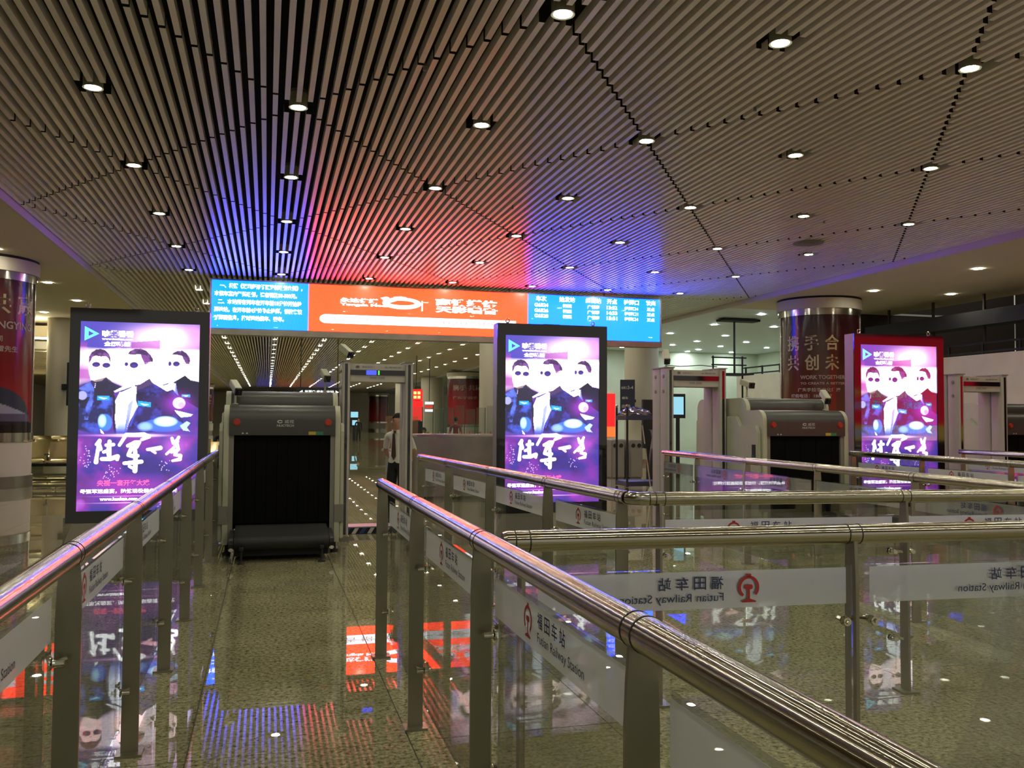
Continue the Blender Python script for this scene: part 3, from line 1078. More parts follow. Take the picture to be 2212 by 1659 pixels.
# ------------------------------------------------------------------ the printed poster of the light boxes
PW, PH = 230, 385
def paint_poster():
    U, V = np.meshgrid(np.linspace(0, 1, PW + 1), np.linspace(0, 1, PH + 1))
    asp = 2.28 / 1.36
    Y = V * asp
    def noise(sc, seed):
        g = np.random.default_rng(seed)
        n = np.zeros_like(U)
        amp = 1
        for o in range(4):
            k = int(sc * 2 ** o)
            G = g.random((int(k * asp) + 3, k + 3))
            x = U * k
            y = Y * k
            i = x.astype(int)
            j = y.astype(int)
            fx = x - i
            fy = y - j
            fx = fx * fx * (3 - 2 * fx)
            fy = fy * fy * (3 - 2 * fy)
            n += amp * (G[j, i] * (1 - fx) * (1 - fy) + G[j, i + 1] * fx * (1 - fy) + G[j + 1, i] * (1 - fx) * fy + G[j + 1, i + 1] * fx * fy)
            amp *= .5
        return n / 1.875
    C = np.zeros(U.shape + (3,))
    n1 = noise(5, 3)
    n2 = noise(4, 8)
    # lower ground: violet, magenta and blue clouds
    C[:] = (.075, .05, .42)
    def mix(col, a):
        nonlocal C
        a = np.clip(a, 0, 1)[..., None]
        C = C * (1 - a) + np.array(col) * a
    mix((.36, .045, .52), (n1 - .45) * 4)
    mix((.06, .035, .20), (n2 - .56) * 4)
    mix((.70, .22, .95), (n1 - .66) * 4)
    sm = lambda a, b, x: np.clip((x - a) / (b - a), 0, 1)
    # top sky: blue violet left, pink glare right
    top = 1 - sm(.16, .24, V)
    mix((.11, .085, .62), top)
    mix((.50, .10, .60), top * sm(.10, .15, V) * (n1 > .48))
    gl = np.exp(-(((U - .70) / .24) ** 2 + ((V - .085) / .06) ** 2))
    mix((2.6, 1.6, 2.4), gl * 1.5 * (.55 + n2 * .7))
    mix((1.2, .45, 1.1), np.exp(-(((U - .95) / .08) ** 2 + ((V - .06) / .06) ** 2)) * .8)
    mix((.55, .10, .60), ((np.abs(V - (.115 + .06 * (.75 - U))) < .028) & (U > .42) & (U < .66)) * .8)
    # white glare behind the heads
    wh = sm(.135, .165, V + .02 * (n1 - .5)) * (1 - sm(.31, .345, V + .03 * np.sin(U * 9)))
    mix((3.2, 2.6, 3.2), wh * (.35 + .75 * sm(.02, .25, U)) * 1.1)
    mix((.60, .10, .62), (U < .09) * sm(.22, .26, V) * (1 - sm(.30, .33, V)) * .9)
    mix((.40, .55, 1.8), (U > .93) * sm(.16, .2, V) * (1 - sm(.31, .33, V)) * .6)
    # dark jackets
    def poly(pts, col, amt=1.0, cloud=None):
        p = np.array([((x - 150) / 1925., (y - 115) / 3037.) for x, y in pts])
        inside = np.zeros(U.shape, bool)
        j = len(p) - 1
        for i in range(len(p)):
            xi, yi = p[i]
            xj, yj = p[j]
            c = ((yi > V) != (yj > V)) & (U < (xj - xi) * (V - yi) / (yj - yi + 1e-9) + xi)
            inside ^= c
            j = i
        a = inside * amt
        if cloud is not None:
            a = a * cloud
        mix(col, a)
        return inside
    def ell(cx, cy, rx, ry, col, amt=1.0, soft=.12):
        d = ((U - cx) / rx) ** 2 + ((V - cy) / ry) ** 2
        mix(col, np.clip((1 + soft - d) / (2 * soft), 0, 1) * amt)
    F = (4.2, 2.9, 3.0)
    ell(.165, .245, .088, .088, F)
    ell(.475, .25, .135, .095, F)
    ell(.83, .235, .10, .088, F)
    nf = noise(14, 5)
    ns = noise(30, 9)
    J1 = [(140, 1200), (320, 1085), (345, 1060), (400, 1092), (500, 1072), (575, 1010), (620, 1090), (700, 1112), (830, 1165), (700, 1240), (690, 1500), (660, 1800), (500, 1950), (130, 1850)]
    J2 = [(1060, 1150), (1260, 1020), (1310, 1090), (1400, 1140), (1560, 1225), (1620, 1185), (1760, 1320), (1820, 1500), (1820, 1760), (1200, 1930), (900, 1930), (1060, 1500), (1050, 1300)]
    J3 = [(1650, 1075), (1835, 960), (1930, 1040), (2075, 1065), (2075, 1500), (1900, 1400), (1740, 1290), (1690, 1200)]
    poly(J3, (.020, .016, .055))
    poly(J1, (.030, .028, .14))
    poly(J1, (.10, .17, 1.1), 1.0, np.clip((nf - .46) * 3.5, 0, .9))
    poly([(330, 1080), (575, 1010), (700, 1112), (830, 1165), (700, 1240), (690, 1330), (400, 1330), (370, 1180)], (.035, .025, .06), .9)
    poly([(145, 1200), (330, 1085), (390, 1200), (380, 1400), (300, 1700), (240, 1700), (290, 1400), (200, 1230)], (.20, .32, 1.5), .8, np.clip(.55 + (ns - .5) * 2, 0, 1))
    poly([(270, 1330), (330, 1330), (250, 1520), (180, 1500), (150, 1380)], (.02, .016, .03), .9)
    poly(J2, (.045, .030, .17))
    poly(J2, (.09, .09, .75), 1.0, np.clip((nf - .48) * 3, 0, .8))
    poly(J2, (.02, .014, .05), 1.0, np.clip((.47 - ns) * 4, 0, .7))
    # pale front panel of the middle jacket, falling into blue folds
    PP = [(720, 1400), (790, 1250), (900, 1190), (1015, 1140), (1055, 1240), (1050, 1380), (1085, 1480), (1010, 1620), (940, 1760), (900, 1930), (760, 1930), (720, 1650), (705, 1560)]
    poly(PP, (2.6, 2.7, 3.2))
    poly(PP, (.35, .65, 2.2), 1.0, np.clip((V - .47) * 8, 0, .9))
    poly(PP, (.10, .14, 1.0), 1.0, np.clip((V - .50) * 9, 0, .75) * np.clip((nf - .40) * 5, 0, 1))
    poly([(690, 1300), (715, 1300), (735, 1500), (720, 1700), (745, 1930), (720, 1930), (690, 1700)], (.03, .02, .05))
    poly([(930, 1440), (1010, 1360), (960, 1659), (900, 1900), (880, 1900)], (.12, .16, 1.1), .8)
    poly([(1060, 1480), (1085, 1480), (985, 1800), (950, 1800)], (.10, .12, .9), .8)
    poly([(700, 1235), (870, 1140), (975, 1152), (850, 1205), (720, 1252)], (2.8, 2.8, 3.0))
    poly([(780, 1240), (970, 1160), (990, 1170), (820, 1250)], (.10, .06, .35))
    poly([(1380, 1130), (1600, 1070), (1690, 1100), (1690, 1240), (1640, 1190), (1550, 1228)], (2.6, 2.5, 3.0))
    poly([(1470, 1120), (1600, 1075), (1560, 1110), (1490, 1135)], (.15, .10, .40))
    poly([(1690, 1080), (1710, 1200), (1740, 1300), (1660, 1230)], (.35, .45, 1.6), .8)
    # collars
    poly([(335, 1060), (400, 1090), (420, 1180), (370, 1160)], (.06, .03, .18))
    poly([(1020, 1130), (1130, 1120), (1260, 1025), (1320, 1100), (1200, 1160), (1080, 1210), (1060, 1200)], (.11, .06, .20))
    for x0, y0, x1, y1 in ((405, 1095, 400, 1180), (1050, 1150, 1052, 1240)):
        poly([(x0 - 8, y0), (x0 + 8, y0), (x1 + 8, y1), (x1 - 8, y1)], (1.6, 1.5, 2.0), 1.0, (np.sin(V * 900) > 0))
    # hair
    Hc = (.085, .035, .15)
    H1 = [(293, 800), (293, 690), (330, 620), (400, 572), (470, 560), (550, 580), (610, 640), (634, 710), (632, 800), (600, 705), (560, 675), (480, 685), (400, 668), (350, 695), (322, 760)]
    H2 = [(905, 628), (940, 580), (1020, 545), (1110, 540), (1200, 570), (1265, 630), (1307, 700), (1307, 750), (1250, 755), (1185, 790), (1135, 700), (1110, 632), (1000, 638), (950, 640)]
    H3 = [(1600, 628), (1640, 590), (1700, 562), (1780, 555), (1850, 590), (1905, 660), (1918, 720), (1900, 775), (1850, 765), (1800, 690), (1780, 640), (1700, 625)]
    for h in (H1, H2, H3):
        poly(h, Hc)
        poly(h, (.32, .12, .50), 1.0, np.clip((ns - .52) * 5, 0, .8))
    poly([(1110, 632), (1200, 640), (1290, 750), (1230, 760), (1185, 800), (1130, 700)], (.35, .10, .50), .7)
    poly([(1780, 640), (1850, 660), (1900, 775), (1840, 765)], (.30, .10, .45), .6)
    poly([(1170, 770), (1230, 755), (1190, 830)], (1.0, .35, 1.2), .7)
    poly([(430, 935), (530, 932), (520, 943), (440, 943)], (1.0, .6, .9), .8)
    poly([(1605, 888), (1645, 888), (1640, 896), (1610, 896)], (1.0, .6, .9), .8)
    # sunglasses
    G = (.06, .035, .28)
    for cx, cy, rx, ry in ((.135, .229, .034, .014), (.218, .232, .034, .014), (.445, .228, .036, .017), (.382, .224, .016, .011), (.80, .217, .030, .0145), (.745, .217, .014, .013)):
        ell(cx, cy, rx, ry, G)
        ell(cx, cy + .004, rx * .6, ry * .35, (.12, .06, .55), .7)
    for a, b, y0, y1 in ((.48, .60, .224, .214), (.83, .92, .216, .214)):
        m = (U > a) & (U < b) & (np.abs(V - (y0 + (y1 - y0) * (U - a) / (b - a))) < .0025)
        mix((.25, .08, .30), m * .8)
    # collars, zip, tags, patch
    def polyuv(pts, col, amt=1.0):
        poly([(u * 1925 + 150, v * 3037 + 115) for u, v in pts], col, amt)
    def tagp(cx, cy, w, h, t):
        polyuv([(cx - w, cy - h - t), (cx + w, cy - h + t), (cx + w, cy + h + t), (cx - w, cy + h - t)], (.03, .55, 1.5))
        polyuv([(cx - w * .8, cy - h * .3), (cx + w * .8, cy - h * .1 + t), (cx, cy + h * .7)], (1.2, 2.4, 2.8))
    tagp(.20, .405, .05, .011, 0)
    tagp(.54, .435, .055, .013, .004)
    tagp(.885, .388, .037, .008, 0)
    ell(.03, .393, .037, .023, (.55, .55, 1.3))
    # woman's head with magenta glow
    mix((.45, .05, .75), np.exp(-(((U - .82) / .10) ** 2 + ((V - .43) / .045) ** 2)) * 1.1)
    ell(.83, .428, .052, .03, (2.6, 1.3, 2.2))
    ell(.85, .438, .025, .016, (1.3, .4, 1.3), .7)
    polyuv([(.79, .465), (.86, .475), (.95, .488), (.93, .50), (.85, .505), (.82, .49)], (1.1, 1.5, 2.2))
    # helmets
    ell(.22, .535, .057, .045, (.10, .30, 1.7))
    ell(.195, .525, .03, .03, (1.0, 1.9, 2.6), .8, .6)
    ell(.70, .548, .17, .036, (.10, .25, 1.6))
    ell(.72, .527, .085, .024, (1.4, 2.3, 2.7), .9, .6)
    ell(.55, .555, .055, .022, (.55, .95, 2.4), .8, .6)
    mix((.10, .07, .50), sm(.565, .59, V) * (1 - sm(.59, .62, V)) * .8)
    polyuv([(.84, .55), (.90, .525), (.93, .535), (.90, .56), (.93, .58), (.87, .575)], (.8, 1.2, 2.4), amt=.9)
    polyuv([(.178, .568), (.20, .58), (.215, .595), (.19, .59)], (3, 3, 3))
    # flare above the title
    mix((2.8, 2.2, 3.0), np.exp(-(((U - .47) / .16) ** 2 + ((V - .602) / .006) ** 2)) * 1.2)
    mix((1.6, .5, 1.8), np.exp(-(((U - .40) / .28) ** 2 + ((V - .602) / .004) ** 2)) * .9)
    mix((.9, .2, 1.1), np.exp(-(((U - .80) / .10) ** 2 + ((V - .66) / .05) ** 2)) * .7)
    # brush title, drawn as strokes of varying width
    def stroke(pts, col=(4.0, 4.0, 4.2)):
        m = np.zeros(U.shape)
        for (x0, y0, w0), (x1, y1, w1) in zip(pts[:-1], pts[1:]):
            ax, ay = x0, y0 * asp
            bx, by = x1, y1 * asp
            dx, dy = bx - ax, by - ay
            t = np.clip(((U - ax) * dx + (Y - ay) * dy) / (dx * dx + dy * dy + 1e-9), 0, 1)
            d = np.hypot(U - ax - t * dx, Y - ay - t * dy)
            wd = w0 + (w1 - w0) * t
            m = np.maximum(m, np.clip((wd - d) / .004 + .5, 0, 1))
        mix(col, m)
    z = lambda x, y: ((x - 110) / 1925., (y + 1365) / 3037.)
    def S_(col, *p):
        stroke([(*z(x, y), w_ / 1925.) for x, y, w_ in p], col)
    Wt = (4.0, 4.0, 4.2)
    S_(Wt, (400, 610, 18), (455, 545, 26), (450, 600, 22), (470, 680, 30), (430, 690, 20))
    S_(Wt, (440, 640, 28), (420, 760, 24), (405, 890, 32))
    S_(Wt, (610, 560, 28), (605, 640, 30), (600, 720, 40), (610, 800, 30))
    S_(Wt, (560, 620, 24), (670, 610, 26))
    S_(Wt, (520, 730, 22), (600, 700, 26))
    S_(Wt, (495, 840, 28), (620, 840, 34), (740, 800, 34), (735, 850, 24))
    S_(Wt, (765, 620, 22), (870, 450, 26), (1000, 455, 30), (1150, 450, 36), (1230, 480, 32), (1120, 530, 22))
    S_(Wt, (900, 630, 26), (1010, 570, 24), (1080, 570, 26), (1040, 650, 26))
    S_(Wt, (960, 660, 30), (910, 780, 26), (1010, 800, 34), (1060, 790, 26))
    S_(Wt, (1010, 600, 24), (1020, 760, 30), (1030, 900, 32), (1020, 1035, 34))
    S_(Wt, (850, 910, 26), (990, 900, 34), (1120, 885, 30))
    S_(Wt, (930, 960, 20), (1030, 1010, 26))
    S_((3.2, 1.5, 2.0), (1215, 690, 24), (1300, 685, 34), (1420, 665, 36))
    S_((3.2, 1.5, 2.0), (1290, 710, 22), (1340, 745, 20))
    S_(Wt, (1605, 510, 22), (1630, 590, 24), (1690, 540, 24), (1715, 490, 20))
    S_(Wt, (1700, 560, 20), (1640, 660, 18), (1520, 765, 17))
    S_(Wt, (1690, 590, 22), (1710, 690, 26), (1600, 740, 16))
    S_(Wt, (1700, 690, 24), (1655, 780, 20), (1750, 790, 26), (1740, 850, 28), (1620, 875, 16))
    g = np.random.default_rng(21)
    for n in range(60):
        bx, by = [(260, 760), (580, 1070), (1490, 950), (240, 900), (700, 1040)][n % 5]
        x, y = bx + g.normal(0, 55), by + g.normal(0, 60)
        S_((2.5, 1.8, 2.8), (x, y, g.uniform(2.5, 5)), (x + 4, y - 6, 2.5))
    # lower text zone: magenta haze, two rule lines
    mix((.50, .06, .60), sm(.80, .86, V) * (1 - sm(.90, .99, V)) * np.exp(-((U - .45) / .4) ** 2) * .7)
    for v in (.9225, .957):
        mix((1.3, .7, 1.5), (np.abs(V - v) < .0018) * np.exp(-((U - .45) / .25) ** 2) * .9)
    edge = np.minimum(np.minimum(U, 1 - U) * 1.0, np.minimum(V, 1 - V) * asp)
    return np.clip(C, 0, 6)

def poster_mesh():
    vs = [(-.68 + 1.36 * i / PW, 0, 2.28 * (1 - j / PH)) for j in range(PH + 1) for i in range(PW + 1)]
    n = PW + 1
    fs = [(j * n + i, (j + 1) * n + i, (j + 1) * n + i + 1, j * n + i + 1) for j in range(PH) for i in range(PW)]
    me = bpy.data.meshes.new('poster')
    me.from_pydata(vs, [], fs)
    at = me.color_attributes.new('paint', 'FLOAT_COLOR', 'POINT')
    C = np.ones((PH + 1, PW + 1, 4), np.float32)
    C[..., :3] = paint_poster()
    at.data.foreach_set('color', C.reshape(-1).astype(np.float32))
    me.materials.append(M['poster_print'])
    return me

PM = poster_mesh()
def light_box():
    r = thing('light_box', '', 'light box')
    w2, z0, z1, dp = .79, .29, 2.86, .21
    box('casing', (-w2, .004, z0), (w2, dp, z1), 'casing', r)
    # black frame: four mitred bars as one ring
    sx, sz0, sz1 = .675, .43, 2.70
    mb = MB()
    for a, b in (((-w2, z0), (w2, sz0)), ((-w2, sz1), (w2, z1)), ((-w2, sz0), (-sx, sz1)), ((sx, sz0), (w2, sz1))):
        mb.box((a[0], -.016, a[1]), (b[0], .003, b[1]))
    mb.build('frame', 'black_gloss', r)
    ps = link('poster', PM, r, (0, .001, .425))
    box('cover_glass', (-sx, -.008, sz0), (sx, -.004, sz1), 'cover_glass', r)
    f = lambda u, v: (-.68 + 1.36 * u, -.0015, .425 + 2.28 * (1 - v) - .0)
    def wr(mb, t, u, v, wd, ht, b):
        put_text(mb, t, lambda x, y: (x, -.0015, y), -.68 + 1.36 * u, .425 + 2.28 * (1 - v) - 0, width=wd * 1.36, height=ht * 2.28, bold=b)
    mb = MB()
    wr(mb, '响巢看看', .177, .082, .26, .036, .045)
    wr(mb, 'www.kankan.com', .177, .098, .255, .012, .045)
    wr(mb, '全网独播', .195, .131, .22, .026, .045)
    wr(mb, '最强军迷盛宴，陆航现役装备首次曝光', .03, .907, .80, .024, .02)
    wr(mb, 'www.kankan.com', .19, .945, .31, .018, .045)
    mb.build('white_lettering', 'poster_white', ps, (0, -.001, -.425))
    mb = MB()
    wr(mb, '央视一套开年大戏', .165, .868, .43, .032, .02)
    mb.build('pink_lettering', 'poster_pink', ps, (0, -.001, -.425))
    mb = MB()
    tri = [(.036, .028), (.036, .104), (.155, .066)]
    tin = [(.068, .052), (.068, .080), (.112, .066)]
    P = [f(*p) for p in tri] + [f(*p) for p in tin]
    mb.add(P, [(0, 1, 4, 3), (1, 2, 5, 4), (2, 0, 3, 5)])
    mb.build('play_emblem', 'poster_cyan', ps, (0, -.001, -.425))
    mb = MB()
    mb.prism([(-.82, 0), (.82, 0), (.80, .05), (.72, .26), (.72, .288), (-.72, .288), (-.72, .26), (-.80, .05)], .0, .26, lambda u, v, d: (u, d - .02, v))
    mb.build('plinth', 'plinth', r)
    for sx2 in (-.62, .62):
        mb = MB()
        pts = [(sx2 + .026 * math.cos(t * math.pi / 6), .1, z1 + .045 + .026 * math.sin(t * math.pi / 6)) for t in range(13)]
        mb.tube(pts, .008, 8)
        mb.cyl((sx2, .1, z1), (sx2, .1, z1 + .02), .02, n=10)
        mb.build('lifting_eye', 'steel', r, smooth=True)
    box('top_vent', (-.12, .05, z1), (.12, .15, z1 + .012), 'black_matt', r)
    return r
lb = light_box()
KIDS[lb.name] = list(lb.children)
for ch in lb.children:
    KIDS[ch.name] = list(ch.children)
LBS = [((-1.492, 11.6, 0), 'tall black light box with film poster standing by the left lane railing'), ((3.773, 11.6, 0), 'tall black light box with film poster beneath the timetable end of the LED board'), ((9.134, 11.3, 0), 'light box before the gold banner column, its frame mirroring a red advert')]
for n, (loc, lbl) in enumerate(LBS):
    o = lb if n == 0 else copy_tree(lb)
    o.location = loc
    o['label'] = lbl
    o['group'] = 'film poster light boxes'

# the red advert across the hall that the right light box mirrors
bb = thing('advert_billboard', 'red backlit advert billboard mirrored in the right light box', 'billboard', (18.0, -2.2, 0))
box('casing', (-5.1, -.3, .85), (5.1, -.01, 4.45), 'black_matt', bb)
box('red_field', (-5.0, -.01, 1.45), (5.0, 0, 4.35), 'bill_red', bb)
box('yellow_field', (-5.0, -.01, .95), (5.0, 0, 1.45), 'bill_yellow', bb)
for sx in (-4.8, 4.8):
    box('leg', (sx - .08, -.25, 0), (sx + .08, -.09, .85), 'black_matt', bb)
mb = MB()
f = lambda u, v: (-u, .006, v)
put_text(mb, '138 1066 6588 / 400-6', f, -3.4, 1.08, width=3.6, height=.24, bold=.02)
put_text(mb, '电话 400-6', f, -1.9, 1.95, width=2.2, height=.3, bold=.02)
put_text(mb, '购商城', f, -3.3, 1.97, width=1.1, height=.26, bold=.02)
put_text(mb, '美', f, .1, 2.6, width=.6, height=.7, bold=.02)
put_text(mb, 'tamo', f, -.1, 3.25, width=.8, height=.2, bold=.02)
mb.build('blue_lettering', 'bill_blue', bb)
mb = MB()
put_text(mb, '做 诚招代理', f, -2.4, 2.35, width=3.0, height=.28, bold=.02)
mb.build('gold_lettering', 'bill_gold', bb)
# ------------------------------------------------------------------ baggage scanners
def arc(cx, cy, r, a0, a1, n=6):
    return [(cx + r * math.cos(math.radians(a0 + (a1 - a0) * i / n)), cy + r * math.sin(math.radians(a0 + (a1 - a0) * i / n))) for i in range(n + 1)]
def scanner():
    r = thing('baggage_scanner', '', 'baggage scanner')
    hw, ow = .588, .675          # half width of the dark hood, of the body
    # white side cheeks: stepped profile with rounded shoulders (y back, z up)
    prof = [(0.0, .13), (1.86, .13), (1.86, 1.70)] + arc(1.71, 1.72, .15, 0, 90) + arc(.57, 1.72, .15, 90, 180) + [(.42, 1.70)] + arc(.14, 1.56, .14, 90, 180)
    for s in (-1, 1):
        mb = MB()
        mb.prism(prof, hw * s, (ow - .03) * s, lambda u, v, d: (d, u, v))
        ck = mb.build('side_cheek', 'white_paint', r, smooth=True)
        # bulged outer shell, a little lower than the cheek
        p2 = [(.03, .16), (1.83, .16), (1.80, 1.55), (1.72, 1.62), (.62, 1.62), (.52, 1.50), (.10, 1.50), (.05, 1.40)]
        MB().prism(p2, (ow - .03) * s, ow * s + .02 * s, lambda u, v, d: (d, u, v)).build('outer_shell', 'white_paint', r, bevel=.012)
        box('kick_strip', (min(hw * s, (ow + .012) * s) , -.006, .36), (max(hw * s, (ow + .012) * s), .5, .56), 'machine_grey', r)
        # tunnel jamb under the hood
        box('tunnel_jamb', (min(.535 * s, hw * s), .012, .15), (max(.535 * s, hw * s), .5, 1.36), 'machine_grey', r)
        li = box('status_light', (min((ow + .018) * s, (ow + .03) * s), .11, .98), (max((ow + .018) * s, (ow + .03) * s), .19, 1.24), 'indicator_dark', r)
        box('green_lens', (min((ow + .031) * s, (ow + .034) * s), .11, .98), (max((ow + .031) * s, (ow + .034) * s), .19, 1.10), 'indicator_green', li)
        MB().lathe([(.045, 0), (.045, .03), (.02, .035), (.02, .15)], 12, (s * .60, .12, 0)).build('foot', 'rubber', r)
        MB().lathe([(.045, 0), (.045, .03), (.02, .035), (.02, .15)], 12, (s * .60, 1.7, 0)).build('foot', 'rubber', r)
    # dark hoods: front fascia curving over the top, rear hood behind the step
    fp = [(-.02, 1.357), (.0, 1.357), (.5, 1.357), (.5, 1.69)] + [(.30, 1.705)] + arc(.16, 1.525, .18, 90, 180)[1:]
    MB().prism([(u, v) for u, v in fp], -hw, hw, lambda u, v, d: (d, u, v)).build('front_hood', 'machine_dark', r, smooth=True)
    bp = [(.43, 1.5), (1.86, 1.5), (1.86, 1.86)] + [(.7, 1.875)] + arc(.59, 1.715, .16, 90, 180)[1:]
    MB().prism(bp, -hw, hw, lambda u, v, d: (d, u, v)).build('rear_hood', 'machine_dark', r, smooth=True)
    box('tunnel', (-.54, .06, .30), (.54, 1.84, 1.36), 'black_fabric', r)
    mb = MB()
    for k in range(9):
        x = -.53 + k * .118
        mb.box((x, .035 + .006 * (k % 2), .36), (x + .114, .043 + .006 * (k % 2), 1.355))
    mb.build('lead_curtain', 'black_fabric', r)
    # conveyor: belt dropping to the end roller, end blocks, frame and feet
    bl = [(.5, .36), (-.02, .34), (-.42, .27)] + arc(-.44, .20, .07, 80, 250, 8) + [(.3, .20), (.5, .24)]
    MB().prism(bl, -.50, .50, lambda u, v, d: (d, u, v)).build('conveyor_belt', 'rubber', r, smooth=True)
    for s in (-1, 1):
        x0, x1 = sorted((s * .505, s * .555))
        MB().prism([(-.06, .10), (-.06, .30)] + [(-.44, .27)] + arc(-.44, .20, .075, 90, 270, 6) + [(-.3, .12)], x0, x1, lambda u, v, d: (d, u, v)).build('conveyor_cheek', 'black_matt', r)
        MB().box((x0, -.50, .12), (x1, -.44, .255)).build('end_block', 'chrome', r, bevel=.01)
        MB().lathe([(.04, 0), (.04, .012), (.012, .03), (.012, .16)], 12, (s * .42, -.58, 0)).build('conveyor_foot', 'rubber', r)
        box('foot_bracket', (min(s * .40, s * .44), -.60, .14), (max(s * .40, s * .44), -.4, .17), 'black_matt', r)
    box('under_skirt', (-.50, -.36, .05), (.50, .4, .19), 'black_matt', r)
    for s in (-1, 1):
        mb = MB().cyl((s * .505, -.022, 1.505), (s * .505, -.045, 1.505), .034, .032, 18).cyl((s * .505, -.021, 1.505), (s * .505, -.026, 1.505), .042, .042, 18)
        mb.build('emergency_button', 'red_button', r, smooth=True)
    mb = MB()
    f = lambda u, v: (u, -.0215, v)
    put_text(mb, '威视', f, .015, 1.492, width=.105, height=.042)
    put_text(mb, 'NUCTECH', f, -.07, 1.455, width=.19, height=.026, bold=.02)
    o_, i_ = [], []
    for t in range(20, 341, 20):
        a = math.radians(t)
        o_.append(f(-.035 + .032 * math.cos(a), 1.512 + .019 * math.sin(a)))
        i_.append(f(-.035 + .018 * math.cos(a), 1.512 + .009 * math.sin(a)))
    for q in range(len(o_) - 1):
        mb.add([o_[q], o_[q + 1], i_[q + 1], i_[q]], [(0, 1, 2, 3)])
    mb.build('maker_lettering', 'print_grey', r)
    box('yellow_label', (.285, -.0225, 1.362), (.365, -.0205, 1.40), 'label_yellow', r)
    box('green_label', (.366, -.0225, 1.362), (.45, -.0205, 1.40), 'label_green', r)
    mb = MB()
    for x in (-.44, -.395):
        mb.add([f(x - .014, 1.372), f(x + .014, 1.372), f(x, 1.392)], [(0, 1, 2)])
    mb.build('warning_mark', 'print_grey', r)
    return r

def surveil_camera(label, loc, rz, pole=.16, tilt=-.5, cord=False):
    r = thing('surveillance_camera', label, 'camera', loc, rz)
    MB().lathe([(.035, 0), (.035, .008), (.014, .012), (.012, pole)], 12).build('pole', 'white_paint', r, smooth=True)
    T = Matrix.Translation((0, 0, pole + .03)) @ Matrix.Rotation(tilt, 4, 'X')
    hb = MB().box((-.042, -.11, -.035), (.042, .11, .045), T).build('housing', 'white_paint', r, bevel=.006)
    MB().box((-.04, -.135, -.04), (.04, -.111, .04), T).build('lens_face', 'black_gloss', r)
    a = T @ Vector((0, -.136, 0))
    b = T @ Vector((0, -.15, 0))
    MB().cyl(a, b, .02, n=12).build('lens_barrel', 'black_matt', r)
    if cord:
        pts = [T @ Vector((0, .11, 0)), (0.02, .16, pole * .7), (0.03, .08, .03), (.2, .06, .015), (.5, .05, .03), (.72, .05, .01)]
        MB().tube(pts, .006, 6).build('cord', 'black_matt', r, smooth=True)
    return r

sc = scanner()
KIDS[sc.name] = list(sc.children)
for ch in sc.children:
    KIDS[ch.name] = list(ch.children)
SCL = [((.18, 10.5, 0), 'dark hooded baggage scanner at the end of the lane, beside the guard'), ((6.95, 10.42, 0), 'baggage scanner before the gold banner column, its pale side turned to us'), ((12.05, 11.7, 0), 'baggage scanner at the right picture edge behind the third metal detector')]
for n, (loc, lbl) in enumerate(SCL):
    o = sc if n == 0 else copy_tree(sc)
    o.location = loc
    o['label'] = lbl
    o['group'] = 'baggage scanners'

CM = [('small white camera on the near left corner of the lane scanner', (-.36, 10.86, 1.712), .35, .17, .5), ('small camera with black face on the rear right of the lane scanner', (.72, 11.75, 1.884), .2, .20, .45), ('camera on the left post of the detector beside the lane scanner', (.97, 11.65, 2.302), .6, .10, .55), ('camera on the left post of the second detector, trailing a cord', (5.385, 11.42, 2.302), -.3, .12, .7), ('small camera on the rear of the scanner beside the gold banner column', (6.46, 11.1, 1.884), .1, .16, .25), ('small white camera on the scanner corner before the gold banner column', (7.48, 10.76, 1.712), -.2, .16, .6), ('white camera on a thin pole near the right picture edge', (12.3, 12.75, 1.884), .9, .22, .2), ('camera seen through the third metal detector', (11.6, 13.2, 1.884), -.4, .16, .6), ('camera seen through the second metal detector opening', (6.52, 12.1, 1.884), -.3, .16, .8)]
for n, (lbl, loc, rz, pl, tl) in enumerate(CM):
    surveil_camera(lbl, loc, rz, pl, tl, cord=(n == 3))

